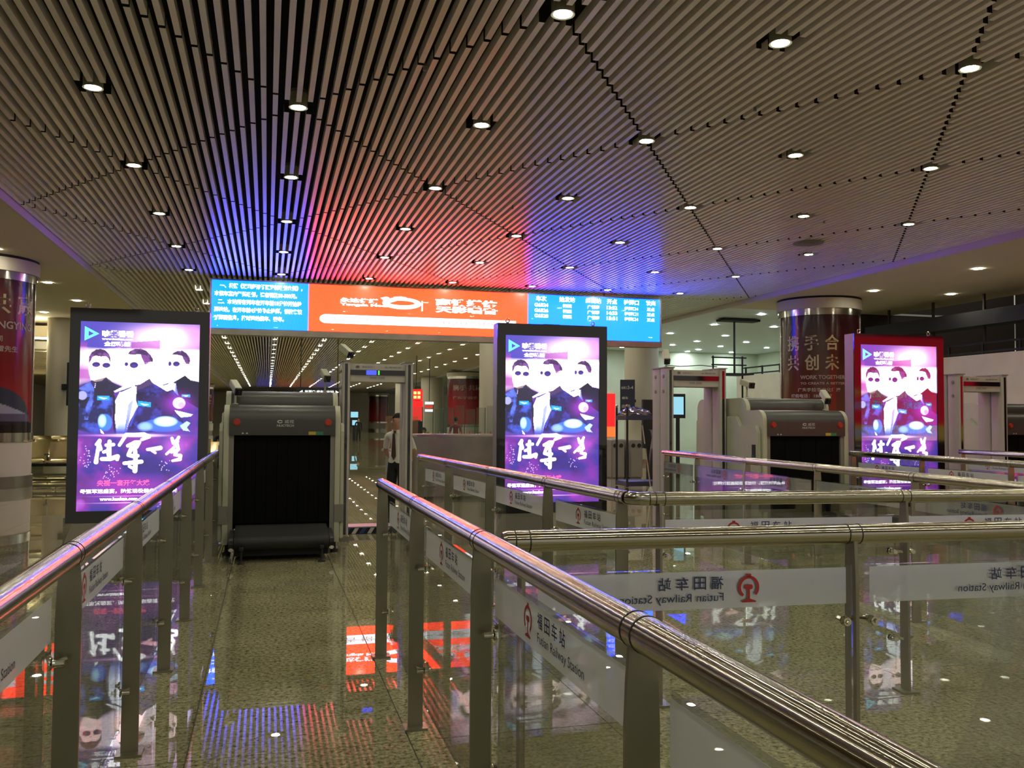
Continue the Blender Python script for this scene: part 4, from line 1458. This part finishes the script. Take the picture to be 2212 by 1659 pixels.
# ------------------------------------------------------------------ walk-through metal detectors
def detector():
    r = thing('metal_detector', '', 'metal detector')
    W2, D, HT = .455, .50, 2.285
    for s in (-1, 1):
        x0, x1 = sorted((s * W2, s * (W2 - .10)))
        mb = MB()
        mb.prism(rrect(x0, x1, 0, D * .47, .018, 3), .06, HT, lambda u, v, d: (u, v, d))
        pn = mb.build('side_panel', 'panel_grey', r, smooth=True)
        mb = MB()
        mb.prism(rrect(x0, x1, D * .50, D, .018, 3), .06, HT, lambda u, v, d: (u, v, d))
        mb.build('side_panel', 'panel_grey', r, smooth=True)
        xm = (x0 + x1) / 2
        box('sensor_strip', (xm - .018, -.004, .08), (xm + .018, .002, HT - .03), 'black_gloss', r)
        box('foot_plate', (x0 - .01, -.01, 0), (x1 + .01, D + .01, .06), 'machine_grey', r)
        box('panel_cap', (x0 - .012, -.012, HT), (x1 + .012, D + .012, HT + .014), 'machine_grey', r)
        for y in (.12, .38):
            for z in (1.96, 2.17):
                MB().cyl((s * W2, y, z), (s * (W2 + .012), y, z), .026, .024, 12).build('panel_screw', 'machine_grey', r)
    hx = W2 - .10
    box('header', (-hx, .04, 2.03), (hx, .45, 2.26), 'panel_grey', r)
    dp = box('display_bar', (-hx + .004, .03, 2.115), (hx - .004, .04, 2.18), 'black_gloss', r)
    sb = box('text_screen', (-.15, .026, 2.118), (-.02, .030, 2.176), 'wtmd_blue', dp)
    box('signal_bar', (.002, .026, 2.12), (.020, .030, 2.174), 'wtmd_green', dp)
    mb = MB()
    f = lambda u, v: (u, .038, v)
    put_text(mb, '智能安检门', f, -.20, 2.208, width=.16, height=.022)
    put_text(mb, '金属探测', f, .08, 2.208, width=.22, height=.022)
    put_text(mb, 'ZONE  ZONE', f, -.10, 2.065, width=.19, height=.03)
    mb.prism([(-.26 + .024 * math.cos(t * math.pi / 6), 2.22 + .018 * math.sin(t * math.pi / 6)) for t in range(12)], 0, .002, lambda u, v, d: (u, .036 + d, v))
    mb.build('header_lettering', 'print_dark', r)
    return r
dt = detector()
KIDS[dt.name] = list(dt.children)
for ch in dt.children:
    KIDS[ch.name] = list(ch.children)
DTL = [((1.375, 11.5, 0), 'walk through metal detector with lit blue display beside the lane scanner'), ((5.79, 11.28, 0), 'walk through metal detector with cord on top, by the black trolley'), ((10.62, 11.25, 0), 'walk through metal detector right of the red framed light box')]
for n, (loc, lbl) in enumerate(DTL):
    o = dt if n == 0 else copy_tree(dt)
    o.location = loc
    o['label'] = lbl
    o['group'] = 'walk through metal detectors'
    if n:
        for ch in o.children:
            if ch.name.startswith('display_bar'):
                for g2 in list(ch.children):
                    bpy.data.objects.remove(g2)
# step board under the first detector with striped front edge
st = thing('step_board', 'low step board with blue and white striped edge in the detector', 'step', (1.375, 12.15, 0))
box('tread_plate', (-.36, 0, .085), (.36, .35, .10), 'tread_pinklit', st)
box('riser', (-.36, .01, 0), (.36, .34, .085), 'black_matt', st)
for k in range(7):
    x = -.36 + k * .105
    MB().prism([(x, .004), (x + .052, .004), (min(x + .10, .36), .08), (x + .048, .08)], .001, .009, lambda u, v, d: (min(u, .36), d, v)).build('stripe', 'stripe_white' if k % 2 else 'stripe_blue', st)

# ------------------------------------------------------------------ people
def skin_body(name, joints, edges, zones, mats, parent, sub=2):
    """joints: {key: (x, y, z, rx, ry)}; zones: function (co) -> material index"""
    keys = list(joints)
    me = bpy.data.meshes.new(name)
    me.from_pydata([joints[k][:3] for k in keys], [(keys.index(a), keys.index(b)) for a, b in edges], [])
    o = bpy.data.objects.new(name, me)
    COL.objects.link(o)
    md = o.modifiers.new('skin', 'SKIN')
    md.use_smooth_shade = True
    md.branch_smoothing = .6
    for i, k in enumerate(keys):
        sv = me.skin_vertices[0].data[i]
        sv.radius = joints[k][3:5]
        sv.use_root = (i == 0)
    ms = o.modifiers.new('sub', 'SUBSURF')
    ms.levels = ms.render_levels = sub
    bpy.context.view_layer.update()
    dg = bpy.context.evaluated_depsgraph_get()
    nm = bpy.data.meshes.new_from_object(o.evaluated_get(dg))
    bpy.data.objects.remove(o)
    nm.name = name
    nm.materials.clear()
    for m in mats:
        nm.materials.append(M[m])
    co = np.zeros(len(nm.vertices) * 3)
    nm.vertices.foreach_get('co', co)
    co = co.reshape(-1, 3)
    idx = []
    for p in nm.polygons:
        c = co[list(p.vertices)].mean(0)
        idx.append(zones(c))
    nm.polygons.foreach_set('material_index', idx)
    nm.polygons.foreach_set('use_smooth', [True] * len(idx))
    return link(name, nm, parent)

def standing(s=1.0, arms='down', fingers=True):
    J = {'pelvis': (0, 0, .93, .135, .10), 'belly': (0, -.015, 1.06, .125, .10), 'chest': (0, -.01, 1.22, .15, .105), 'upper': (0, .005, 1.32, .11, .08), 'neck': (0, .0, 1.395, .047, .050), 'jaw': (0, -.025, 1.465, .055, .062), 'face': (0, -.018, 1.525, .072, .088), 'crown': (0, -.008, 1.585, .064, .078)}
    E_ = [('pelvis', 'belly'), ('belly', 'chest'), ('chest', 'upper'), ('upper', 'neck'), ('neck', 'jaw'), ('jaw', 'face'), ('face', 'crown')]
    for k, sx in (('l', 1), ('r', -1)):
        J[k + 'sh'] = (sx * .165, .005, 1.315, .058, .062)
        if arms == 'back':
            J[k + 'el'] = (sx * .235, .08, 1.08, .042, .045)
            J[k + 'wr'] = (sx * .12, .15, .93, .028, .03)
            J[k + 'pa'] = (sx * .05, .165, .885, .034, .02)
        elif arms == 'forward':
            J[k + 'el'] = (sx * .22, -.10, 1.08, .042, .045)
            J[k + 'wr'] = (sx * .15, -.33, 1.02, .028, .03)
            J[k + 'pa'] = (sx * .13, -.41, 1.0, .034, .02)
        else:
            J[k + 'el'] = (sx * .215, .03, 1.06, .042, .045)
            J[k + 'wr'] = (sx * .215, -.03, .84, .028, .03)
            J[k + 'pa'] = (sx * .21, -.05, .765, .022, .036)
        J[k + 'hip'] = (sx * .085, .005, .88, .095, .10)
        J[k + 'kn'] = (sx * .095, -.012, .50, .062, .066)
        J[k + 'ca'] = (sx * .097, .015, .34, .055, .06)
        J[k + 'an'] = (sx * .10, .02, .09, .042, .05)
        J[k + 'to'] = (sx * .11, -.13, .04, .042, .034)
        E_ += [('upper', k + 'sh'), (k + 'sh', k + 'el'), (k + 'el', k + 'wr'), (k + 'wr', k + 'pa'), ('pelvis', k + 'hip'), (k + 'hip', k + 'kn'), (k + 'kn', k + 'ca'), (k + 'ca', k + 'an'), (k + 'an', k + 'to')]
        if fingers:
            px, py, pz = J[k + 'pa'][:3]
            wx, wy, wz = J[k + 'wr'][:3]
            d = Vector((px - wx, py - wy, pz - wz)).normalized()
            side = Vector((0, 1, 0)) if abs(d.y) < .7 else Vector((1, 0, 0))
            side = (side - d * side.dot(d)).normalized()
            for n, (off, ln) in enumerate(((-.027, .062), (-.009, .072), (.009, .068), (.027, .052))):
                a = Vector((px, py, pz)) + side * off + d * .035
                b = a + d * ln * .55
                c = b + d * ln * .45 + d.cross(side) * .012
                J['%sf%d' % (k, n)] = (*a, .0095, .0095)
                J['%sg%d' % (k, n)] = (*b, .0085, .0085)
                J['%sh%d' % (k, n)] = (*c, .007, .007)
                E_ += [(k + 'pa', '%sf%d' % (k, n)), ('%sf%d' % (k, n), '%sg%d' % (k, n)), ('%sg%d' % (k, n), '%sh%d' % (k, n))]
            a = Vector((px, py, pz)) - side * .04 - d * .01
            b = a - side * .018 + d * .04
            J[k + 't0'] = (*a, .011, .011)
            J[k + 't1'] = (*b, .009, .009)
            E_ += [(k + 'pa', k + 't0'), (k + 't0', k + 't1')]
    return {q: tuple(x * s for x in v) for q, v in J.items()}, E_

def hair_cap(parent, c, rx, ry, rz, front=-.2, m='hair'):
    """close hair: a shell over crown and back of the head, open over the face"""
    mb = MB()
    n, k = 20, 9
    vs = []
    for j in range(k + 1):
        for i in range(n):
            t = 2 * math.pi * i / n
            fy = math.sin(t)            # -1 front, +1 back
            lowest = math.pi * (.40 if fy < -.25 else (.40 + .28 * min(1, (fy + .25) / .8)))
            ph = lowest * j / k
            vs.append((c[0] + rx * math.sin(ph) * math.cos(t), c[1] + ry * math.sin(ph) * fy, c[2] + rz * math.cos(ph)))
    fs = [(j * n + i, j * n + (i + 1) % n, (j + 1) * n + (i + 1) % n, (j + 1) * n + i) for j in range(k) for i in range(n)]
    mb.add(vs, fs)
    return mb.build('hair', m, parent, smooth=True)

def ball(mb, c, r, n=10, k=6):
    rx, ry, rz = r if isinstance(r, tuple) else (r, r, r)
    vs = []
    for j in range(k + 1):
        for i in range(n):
            ph = math.pi * j / k
            t = 2 * math.pi * i / n
            vs.append((c[0] + rx * math.sin(ph) * math.cos(t), c[1] + ry * math.sin(ph) * math.sin(t), c[2] + rz * math.cos(ph)))
    return mb.add(vs, [(j * n + i, j * n + (i + 1) % n, (j + 1) * n + (i + 1) % n, (j + 1) * n + i) for j in range(k) for i in range(n)])

# security guard, turned towards the lane behind the first detector
gd = thing('person', 'guard in white short sleeved shirt and dark tie behind the metal detector', 'person', (1.83, 12.85, 0), -.62)
J, E_ = standing(1.0, 'back')
def zg(c):
    x, y, z = c
    if z > 1.375:
        return 1
    if abs(x) > .18 and z < 1.12 and z > .7:
        return 1
    if z > .93:
        return 0
    if z < .07:
        return 3
    return 2
bd = skin_body('body', J, E_, zg, ['shirt_white', 'skin', 'trousers', 'rubber'], gd)
hair_cap(gd, (0, .005, 1.545), .086, .105, .098)
mb = MB()
ball(mb, (0, .098, 1.50), (.045, .04, .05))
mb.build('hair_bun', 'hair', gd, smooth=True)
hd = gd
n_before = set(gd.children)
mb = MB()
mb.add([(-.011, -.096, 1.50), (.011, -.096, 1.50), (0, -.122, 1.497), (0, -.098, 1.545)], [(0, 1, 2), (0, 2, 3), (1, 3, 2)])
mb.build('nose', 'skin', gd, smooth=True)
for sx in (-1, 1):
    ball(m2 := MB(), (sx * .031, -.094, 1.533), (.014, .006, .006), 10, 5)
    m2.build('eye', 'eye', gd, smooth=True)
    MB().box((sx * .031 - .017, -.098, 1.549), (sx * .031 + .017, -.092, 1.554)).build('eyebrow', 'hair', gd)
    ball(m3 := MB(), (sx * .073, .0, 1.52), (.012, .022, .032), 10, 6)
    m3.build('ear', 'skin', gd, smooth=True)
MB().box((-.022, -.092, 1.462), (.022, -.084, 1.472)).build('mouth', 'lip', gd, bevel=.003)
for q in set(gd.children) - n_before:
    q.rotation_euler = (0, 0, -.55)
mb = MB()
mb.prism([(-.02, 1.385), (.02, 1.385), (.015, 1.345), (-.015, 1.345)], -.085, -.105, lambda u, v, d: (u, d, v))
mb.prism([(-.016, 1.345), (.016, 1.345), (.034, 1.02), (0, .965), (-.034, 1.02)], -.118, -.132, lambda u, v, d: (u, d, v))
mb.build('tie', 'tie', gd)
mb = MB()
for sx in (-1, 1):
    mb.add([(0, -.088, 1.375), (sx * .055, -.075, 1.40), (sx * .06, -.09, 1.345)], [(0, 1, 2)])
mb.build('collar', 'shirt_white', gd)
mb = MB()
ball(mb, (.222, -.01, 1.20), (.012, .035, .045), 12, 6)
mb.build('sleeve_patch', 'tie', gd, smooth=True)

def small_person(label, loc, rz, top, low, pose, s=1.0):
    p = thing('person', label, 'person', loc, rz)
    J, E_ = standing(s, 'forward' if pose != 'stand' else 'down', fingers=False)
    if pose == 'sit':
        for k, sx in (('l', 1), ('r', -1)):
            J[k + 'kn'] = (sx * .11, -.42, .88, .066, .066)
            J[k + 'ca'] = (sx * .11, -.43, .70, .055, .058)
            J[k + 'an'] = (sx * .11, -.42, .50, .042, .05)
            J[k + 'to'] = (sx * .11, -.56, .46, .042, .034)
        J = {q: (v[0], v[1], v[2] - .42, v[3], v[4]) for q, v in J.items()}
    if pose == 'bend':
        for q in list(J):
            x, y, z, a, b = J[q]
            if z > .95:
                J[q] = (x, y - (z - .95) * .85, .95 + (z - .95) * .45, a, b)
    zc = .93 if pose != 'sit' else .51
    zn = 1.375 if pose == 'stand' else (.955 if pose == 'sit' else 9)
    fy = J['neck'][1] - .02
    def zz(c):
        if pose == 'bend':
            return 1 if c[1] < fy else (0 if c[2] > .9 else 2)
        return 1 if c[2] > zn * s else (0 if c[2] > zc * s else 2)
    skin_body('body', J, E_, zz, [top, 'skin', low], p, 1)
    hx, hy, hz = J['face'][:3]
    hair_cap(p, (hx, hy + .02, hz + .02), .088, .11, .105)
    return p
small_person('person in dark red top standing behind the glass fence', (6.55, 31.4, 0), 2.6, 'cloth_red', 'trousers', 'stand')
small_person('person in yellow bending over the seats behind the glass fence', (5.75, 31.7, 0), -1.2, 'cloth_yellow', 'cloth_dark', 'bend', .9)
small_person('person in black bending beside the red top behind the glass fence', (7.35, 31.8, 0), 1.3, 'cloth_dark', 'cloth_dark', 'bend', .9)
small_person('dark haired person on a bench, nearest the light box', (-2.0, 27.22, .1), .2, 'cloth_dark', 'cloth_dark', 'sit')
small_person('dark haired person on a bench, nearest the scanner', (-1.25, 27.22, .1), -.3, 'cloth_dark', 'cloth_dark', 'sit')
small_person('person in black far off among the seats beside the train banner', (-6.75, 38.0, 0), .4, 'cloth_dark', 'cloth_dark', 'stand')
small_person('far person in dark clothes seen through the lane detector', (5.9, 60, 0), .1, 'cloth_dark', 'cloth_dark', 'stand')
small_person('far person in black walking, left of the far one in the detector', (5.1, 62, 0), 2.8, 'cloth_dark', 'cloth_dark', 'stand')
# ------------------------------------------------------------------ trolley with its load, behind the second detector
tr = thing('cleaning_trolley', 'tall black trolley with navy shelves between light box and detector', 'trolley', (8.0, 18.2, 0))
for sx in (-.48, .48):
    for sy in (-.3, .3):
        MB().cyl((sx, sy, .12), (sx, sy, 1.84 if sx < 0 else 1.66), .025, n=10).build('upright', 'black_matt', tr)
        MB().cyl((sx - .015, sy, .05), (sx + .015, sy, .05), .05, n=14).build('castor', 'rubber', tr)
for z in (.13, 1.56):
    box('shelf', (-.5, -.33, z), (.5, .33, z + .10), 'navy', tr, bevel=.01)
for sy in (-.3, .3):
    ball(mb := MB(), (-.48, sy, 1.87), .03)
    mb.build('knob', 'steel', tr, smooth=True)
b = thing('plastic_bundle', 'crumpled shiny plastic bundle on top of the black trolley', 'bag', (7.82, 18.2, 1.665))
mb = MB()
n, k = 26, 12
vs = []
for j in range(k + 1):
    for i in range(n):
        ph = math.pi * .5 * j / k
        t = 2 * math.pi * i / n
        w_ = 1 + .10 * math.sin(5 * t + 3 * ph) + .05 * random.uniform(-1, 1)
        vs.append((.36 * math.sin(ph) * math.cos(t) * w_, .22 * math.sin(ph) * math.sin(t) * w_, .17 * math.cos(ph) * w_))
mb.add(vs, [(j * n + i, j * n + (i + 1) % n, (j + 1) * n + (i + 1) % n, (j + 1) * n + i) for j in range(k) for i in range(n)])
mb.build('film', 'bag_shiny', b)
mp = thing('mop', 'mop with thin pale stick leaning inside the black trolley', 'mop', (7.88, 17.75, 0))
MB().cyl((.12, 0, .1), (-.05, .05, 1.45), .014, n=8).build('stick', 'stick', mp)
MB().cyl((.02, .03, .95), (.0, .035, 1.05), .022, n=8).build('grip', 'black_matt', mp)
mb = MB()
for a in range(9):
    t = a * .7
    mb.cyl((.12, 0, .12), (.12 + .07 * math.cos(t), .07 * math.sin(t), .005), .014, .02, 6)
mb.build('mop_head', 'white_paint', mp)
mp = thing('broom', 'broom with thick beige pole standing in the black trolley', 'broom', (8.24, 17.74, 0))
MB().cyl((0, 0, .1), (0, .04, 1.5), .022, n=8).build('stick', 'stick', mp)
box('bristle_head', (-.13, -.03, 0), (.13, .03, .12), 'black_matt', mp)
b = thing('refuse_sack', 'black refuse sack in clear plastic hanging in the trolley', 'sack', (8.32, 18.1, .235))
mb = MB()
mb.lathe([(.02, 0), (.17, .02), (.20, .25), (.18, .55), (.14, .78), (.05, .86)], 16)
mb.build('sack_body', 'bag_black', b, smooth=True)
MB().lathe([(.16, .70), (.12, .95), (.16, 1.1), (.20, 1.12)], 14, cap=False).build('clear_liner', 'plastic_clear', b, smooth=True)

# ------------------------------------------------------------------ steel counter, glass fence and things behind the guard
ct = thing('steel_counter', 'brushed steel counter behind the guard with rounded front', 'counter', (3.55, 17.0, 0))
pts = [(-1.05, .8), (-1.05, .3)] + arc(-.75, .3, .30, 180, 270, 5)[1:] + [(.9, 0.0)] + arc(.9, .3, .30, 270, 360, 5)[1:] + [(1.2, .8)]
MB().prism(pts, .06, 1.22, lambda u, v, d: (u, v, d)).build('body', 'steel_brush', ct, smooth=True)
MB().prism([(u * 1.02, v - .02) for u, v in pts], 1.22, 1.26, lambda u, v, d: (u, v, d)).build('counter_top', 'steel', ct)
MB().prism([(u * .97, v + .03) for u, v in pts], 0, .06, lambda u, v, d: (u, v, d)).build('kick_plate', 'black_matt', ct)
fe = thing('glass_fence', 'glass fence of upright fins on steel base before the banner column', 'fence', (4.3, 29.4, 0))
box('base_wall', (0, 0, 0), (5.2, .25, 1.0), 'steel_brush', fe)
box('top_sill', (-.02, -.03, 1.0), (5.22, .28, 1.05), 'steel', fe)
for n in range(15):
    box('glass_fin', (.05 + n * .36, .1, 1.05), (.05 + n * .36 + .30, .115, 1.9 + .06 * (n % 3)), 'teal_glass', fe)
    box('fin_edge', (.35 + n * .36, .098, 1.05), (.372 + n * .36, .117, 1.9 + .06 * (n % 3)), 'teal_edge', fe)
    box('fin_clip', (.18 + n * .36, .07, 1.05), (.24 + n * .36, .15, 1.14), 'steel', fe)
# acrylic screens standing on a low cabinet, left of the guard
ac = thing('screen_desk', 'low desk with amber clear screens left of the guard', 'desk', (3.0, 21.0, 0))
box('desk_body', (-.2, 0, 0), (.6, .7, .78), 'machine_grey', ac)
box('desk_top', (-.3, -.05, .78), (.65, .75, .83), 'machine_grey', ac)
for x in (-.3, .1):
    box('clear_screen', (x, .05, .83), (x + .38, .065, 1.62), 'acrylic', ac)
box('equipment_case', (.05, .15, .83), (.6, .6, 1.5), 'black_matt', ac)

# ------------------------------------------------------------------ steel benches
def bench(n=5):
    r = thing('steel_bench', '', 'bench')
    W_ = .58
    L = n * W_
    MB().box((-L / 2, .12, .32), (L / 2, .20, .39)).build('beam', 'bench_dark', r)
    for k in range(n):
        x0 = -L / 2 + k * W_ + .02
        x1 = x0 + W_ - .04
        prof = [(-.16, .43), (-.13, .455), (.10, .425), (.24, .44), (.30, .52), (.38, .90), (.40, .92), (.375, .925), (.28, .55), (.22, .465), (.10, .45), (-.12, .475)]
        mb = MB()
        m_, q_ = len(prof), 7
        vs = []
        for i in range(q_):
            t = i / (q_ - 1)
            b_ = (1 - (2 * t - 1) ** 2)
            for u, v in prof:
                vs.append((x0 + (x1 - x0) * t, u + .05 * b_ * max(0, min(1, (v - .45) * 4)), v - .03 * b_ * max(0, 1 - abs(u - .05) * 5)))
        fs = [(i * m_ + j, i * m_ + (j + 1) % m_, (i + 1) * m_ + (j + 1) % m_, (i + 1) * m_ + j) for i in range(q_ - 1) for j in range(m_)]
        fs += [tuple(range(m_ - 1, -1, -1)), tuple(range((q_ - 1) * m_, q_ * m_))]
        mb.add(vs, fs).build('seat', 'bench_steel', r, smooth=True)
        if k < n - 1:
            MB().box((x1 + .005, -.08, .60), (x1 + .035, .28, .64)).build('armrest', 'bench_dark', r)
            MB().box((x1 + .008, .16, .38), (x1 + .032, .20, .60)).build('armrest_post', 'bench_dark', r)
    for x in (-L / 2 + .4, L / 2 - .4):
        MB().box((x - .03, .13, .03), (x + .03, .19, .32)).build('leg', 'bench_dark', r)
        MB().box((x - .03, -.15, 0), (x + .03, .42, .03)).build('foot', 'bench_dark', r)
    return r
bn = bench()
KIDS[bn.name] = list(bn.children)
BN = [(-5.55, 24.3, 'nearest steel bench in the gap between train banner column and light box'), (-5.9, 27.0, 'second steel bench back in the gap beside the train banner column'), (-6.6, 29.6, 'third steel bench back in the gap beside the train banner column'), (-7.2, 32.2, 'fourth steel bench back in the gap beside the train banner column'), (-2.3, 24.3, 'nearest steel bench in the gap between light box and scanner'), (-2.4, 27.4, 'steel bench with two seated people between light box and scanner')]
for n, (x, y, lbl) in enumerate(BN):
    o = bn if n == 0 else copy_tree(bn)
    o.location = (x, y, 0)
    o['label'] = lbl
    o['group'] = 'steel waiting benches'

# ------------------------------------------------------------------ signs and screens of the background
r = thing('hanging_sign', 'black hanging direction sign with white arrows above the lane scanner', 'sign', (2.2, 40, 0))
box('panel', (-.98, 0, 2.52), (.98, .12, 2.92), 'black_matt', r)
for sx in (-.8, .8):
    MB().cyl((sx, .06, 2.92), (sx, .06, CEIL + .42), .02, n=8).build('hanger_rod', 'black_matt', r)
mb = MB()
f = lambda u, v: (u, -.006, v)
for s, x in ((-1, -.85), (1, .85)):
    MB().add([f(x, 2.72), f(x - s * .14, 2.80), f(x - s * .14, 2.64)], [(0, 1, 2)]).build('arrow', 'sign_white', r)
for t_, x_, w_ in (('检票口', -.62, .45), ('候车', -.12, .3), ('出站', .32, .32)):
    mb = MB()
    put_text(mb, t_, f, x_, 2.64, width=w_, height=.16, bold=.02)
    mb.build('white_lettering', 'sign_white', r)
r = thing('wall_sign', 'tall black sign with 3-4 on the plain white column', 'sign', (12.32, 29.3, 0), -.35)
box('panel', (-.26, 0, 1.75), (.26, .05, 3.0), 'navy', r)
mb = MB()
put_text(mb, '检票口', f, -.22, 2.66, width=.2, height=.1, bold=.02)
put_text(mb, '3-4', f, .0, 2.66, width=.2, height=.12, bold=.02)
put_text(mb, '候车', f, -.2, 2.3, width=.22, height=.1, bold=.02)
put_text(mb, '出站', f, -.2, 2.0, width=.3, height=.12, bold=.02)
mb.build('lettering', 'print_grey', r)
box('bracket', (-.02, .05, 2.2), (.3, .5, 2.3), 'black_matt', r)
r = thing('wall_poster', 'red backlit poster with orange foot on the cream wall', 'poster', (16.05, 40.98, 0))
box('red_field', (-.62, -.06, 1.25), (.5, -.001, 2.87), 'sign_red', r)
box('orange_field', (-.62, -.06, .75), (.5, -.001, 1.24), 'sign_orange', r)
mb = MB()
put_text(mb, '招租', lambda u, v: (u, -.065, v), -.6, 1.7, width=.4, height=.5, bold=.02)
mb.build('yellow_lettering', 'sign_yellow', r)
r = thing('ticket_gate', 'pair of pale ticket gate cabinets under the red poster', 'gate', (9.1, 22.2, 0))
for x in (-.22, .3):
    box('cabinet', (x, 0, 0), (x + .38, 1.4, 1.02), 'machine_grey', r, bevel=.03)
    for k in (.1, .27):
        MB().cyl((x + k, -.004, .88), (x + k, -.02, .88), .055, n=14).build('sensor_eye', 'black_matt', r)
r = thing('wall_screen', 'small screen in black frame seen through the second detector', 'screen', (10.72, 22.0, 0), -.3)
box('frame', (-.22, .01, 1.62), (.20, .08, 2.28), 'black_matt', r)
box('picture', (-.18, 0, 1.72), (.15, .009, 2.2), 'screen_cyan', r)
box('stand', (-.05, .02, 0), (.05, .07, 1.62), 'black_matt', r)
r = thing('advert_screen', 'dark screen edge mounted beside the trolley', 'screen', (8.75, 19.5, 0))
box('frame', (-.15, 0, .9), (.15, .1, 2.05), 'black_matt', r)
box('stand', (-.04, .02, 0), (.04, .08, .9), 'black_matt', r)
r = thing('column_screen', 'black screen mounted on the plain column beside the left light box', 'screen', (-6.62, 33.9, 0))
box('frame', (-.12, 0, 1.95), (.25, .1, 3.45), 'black_matt', r)
box('bracket', (-.3, .1, 2.5), (-.1, .3, 2.7), 'black_matt', r)
r = thing('shop_sign', 'red and white lit sign board above the glass fence', 'sign', (8.15, 50, 0))
box('panel', (-.45, 0, 2.62), (.35, .1, 3.25), 'sign_red', r)
for k in range(2):
    for q in range(3):
        box('price_field', (-.38 + q * .22, -.02, 2.72 + k * .24), (-.22 + q * .22, -.001, 2.88 + k * .24), 'sign_yellow' if q else 'sign_white', r)
box('red_panel', (-.55, .12, 1.5), (.40, .2, 2.6), 'sign_red', r)
MB().cyl((0, .05, 3.25), (0, .05, CEIL), .02, n=8).build('hanger_rod', 'black_matt', r)
r = thing('shop_sign', 'small white and red neon sign right of the sign board', 'sign', (9.2, 52, 0))
for k, mm in enumerate(('sign_white', 'sign_red', 'sign_white')):
    box('neon_bar', (-.2, 0, 2.0 + k * .22), (.3, .05, 2.14 + k * .22), mm, r)
MB().cyl((.05, .05, 2.6), (.05, .05, CEIL), .02, n=8).build('hanger_rod', 'black_matt', r)
r = thing('info_screen', 'blue white information screen far down the hall', 'screen', (6.0, 64, 0))
box('panel', (-.3, 0, 1.0), (.3, .1, 2.1), 'black_matt', r)
box('upper_picture', (-.26, -.02, 1.65), (.26, -.001, 2.05), 'screen_cyan', r)
box('lower_picture', (-.15, -.02, 1.1), (.2, -.001, 1.45), 'screen_cyan', r)
box('stand', (-.1, .01, 0), (.1, .09, 1.0), 'black_matt', r)
r = thing('backlit_panel', 'bright cyan backlit panel behind the glass fence', 'panel', (9.2, 36, 0))
box('frame', (-.5, 0, 1.0), (.5, .1, 2.35), 'machine_grey', r)
box('lit_face', (-.45, -.02, 1.05), (.45, -.001, 2.3), 'screen_cyan', r)
box('stand', (-.1, .01, 0), (.1, .09, 1.0), 'black_matt', r)
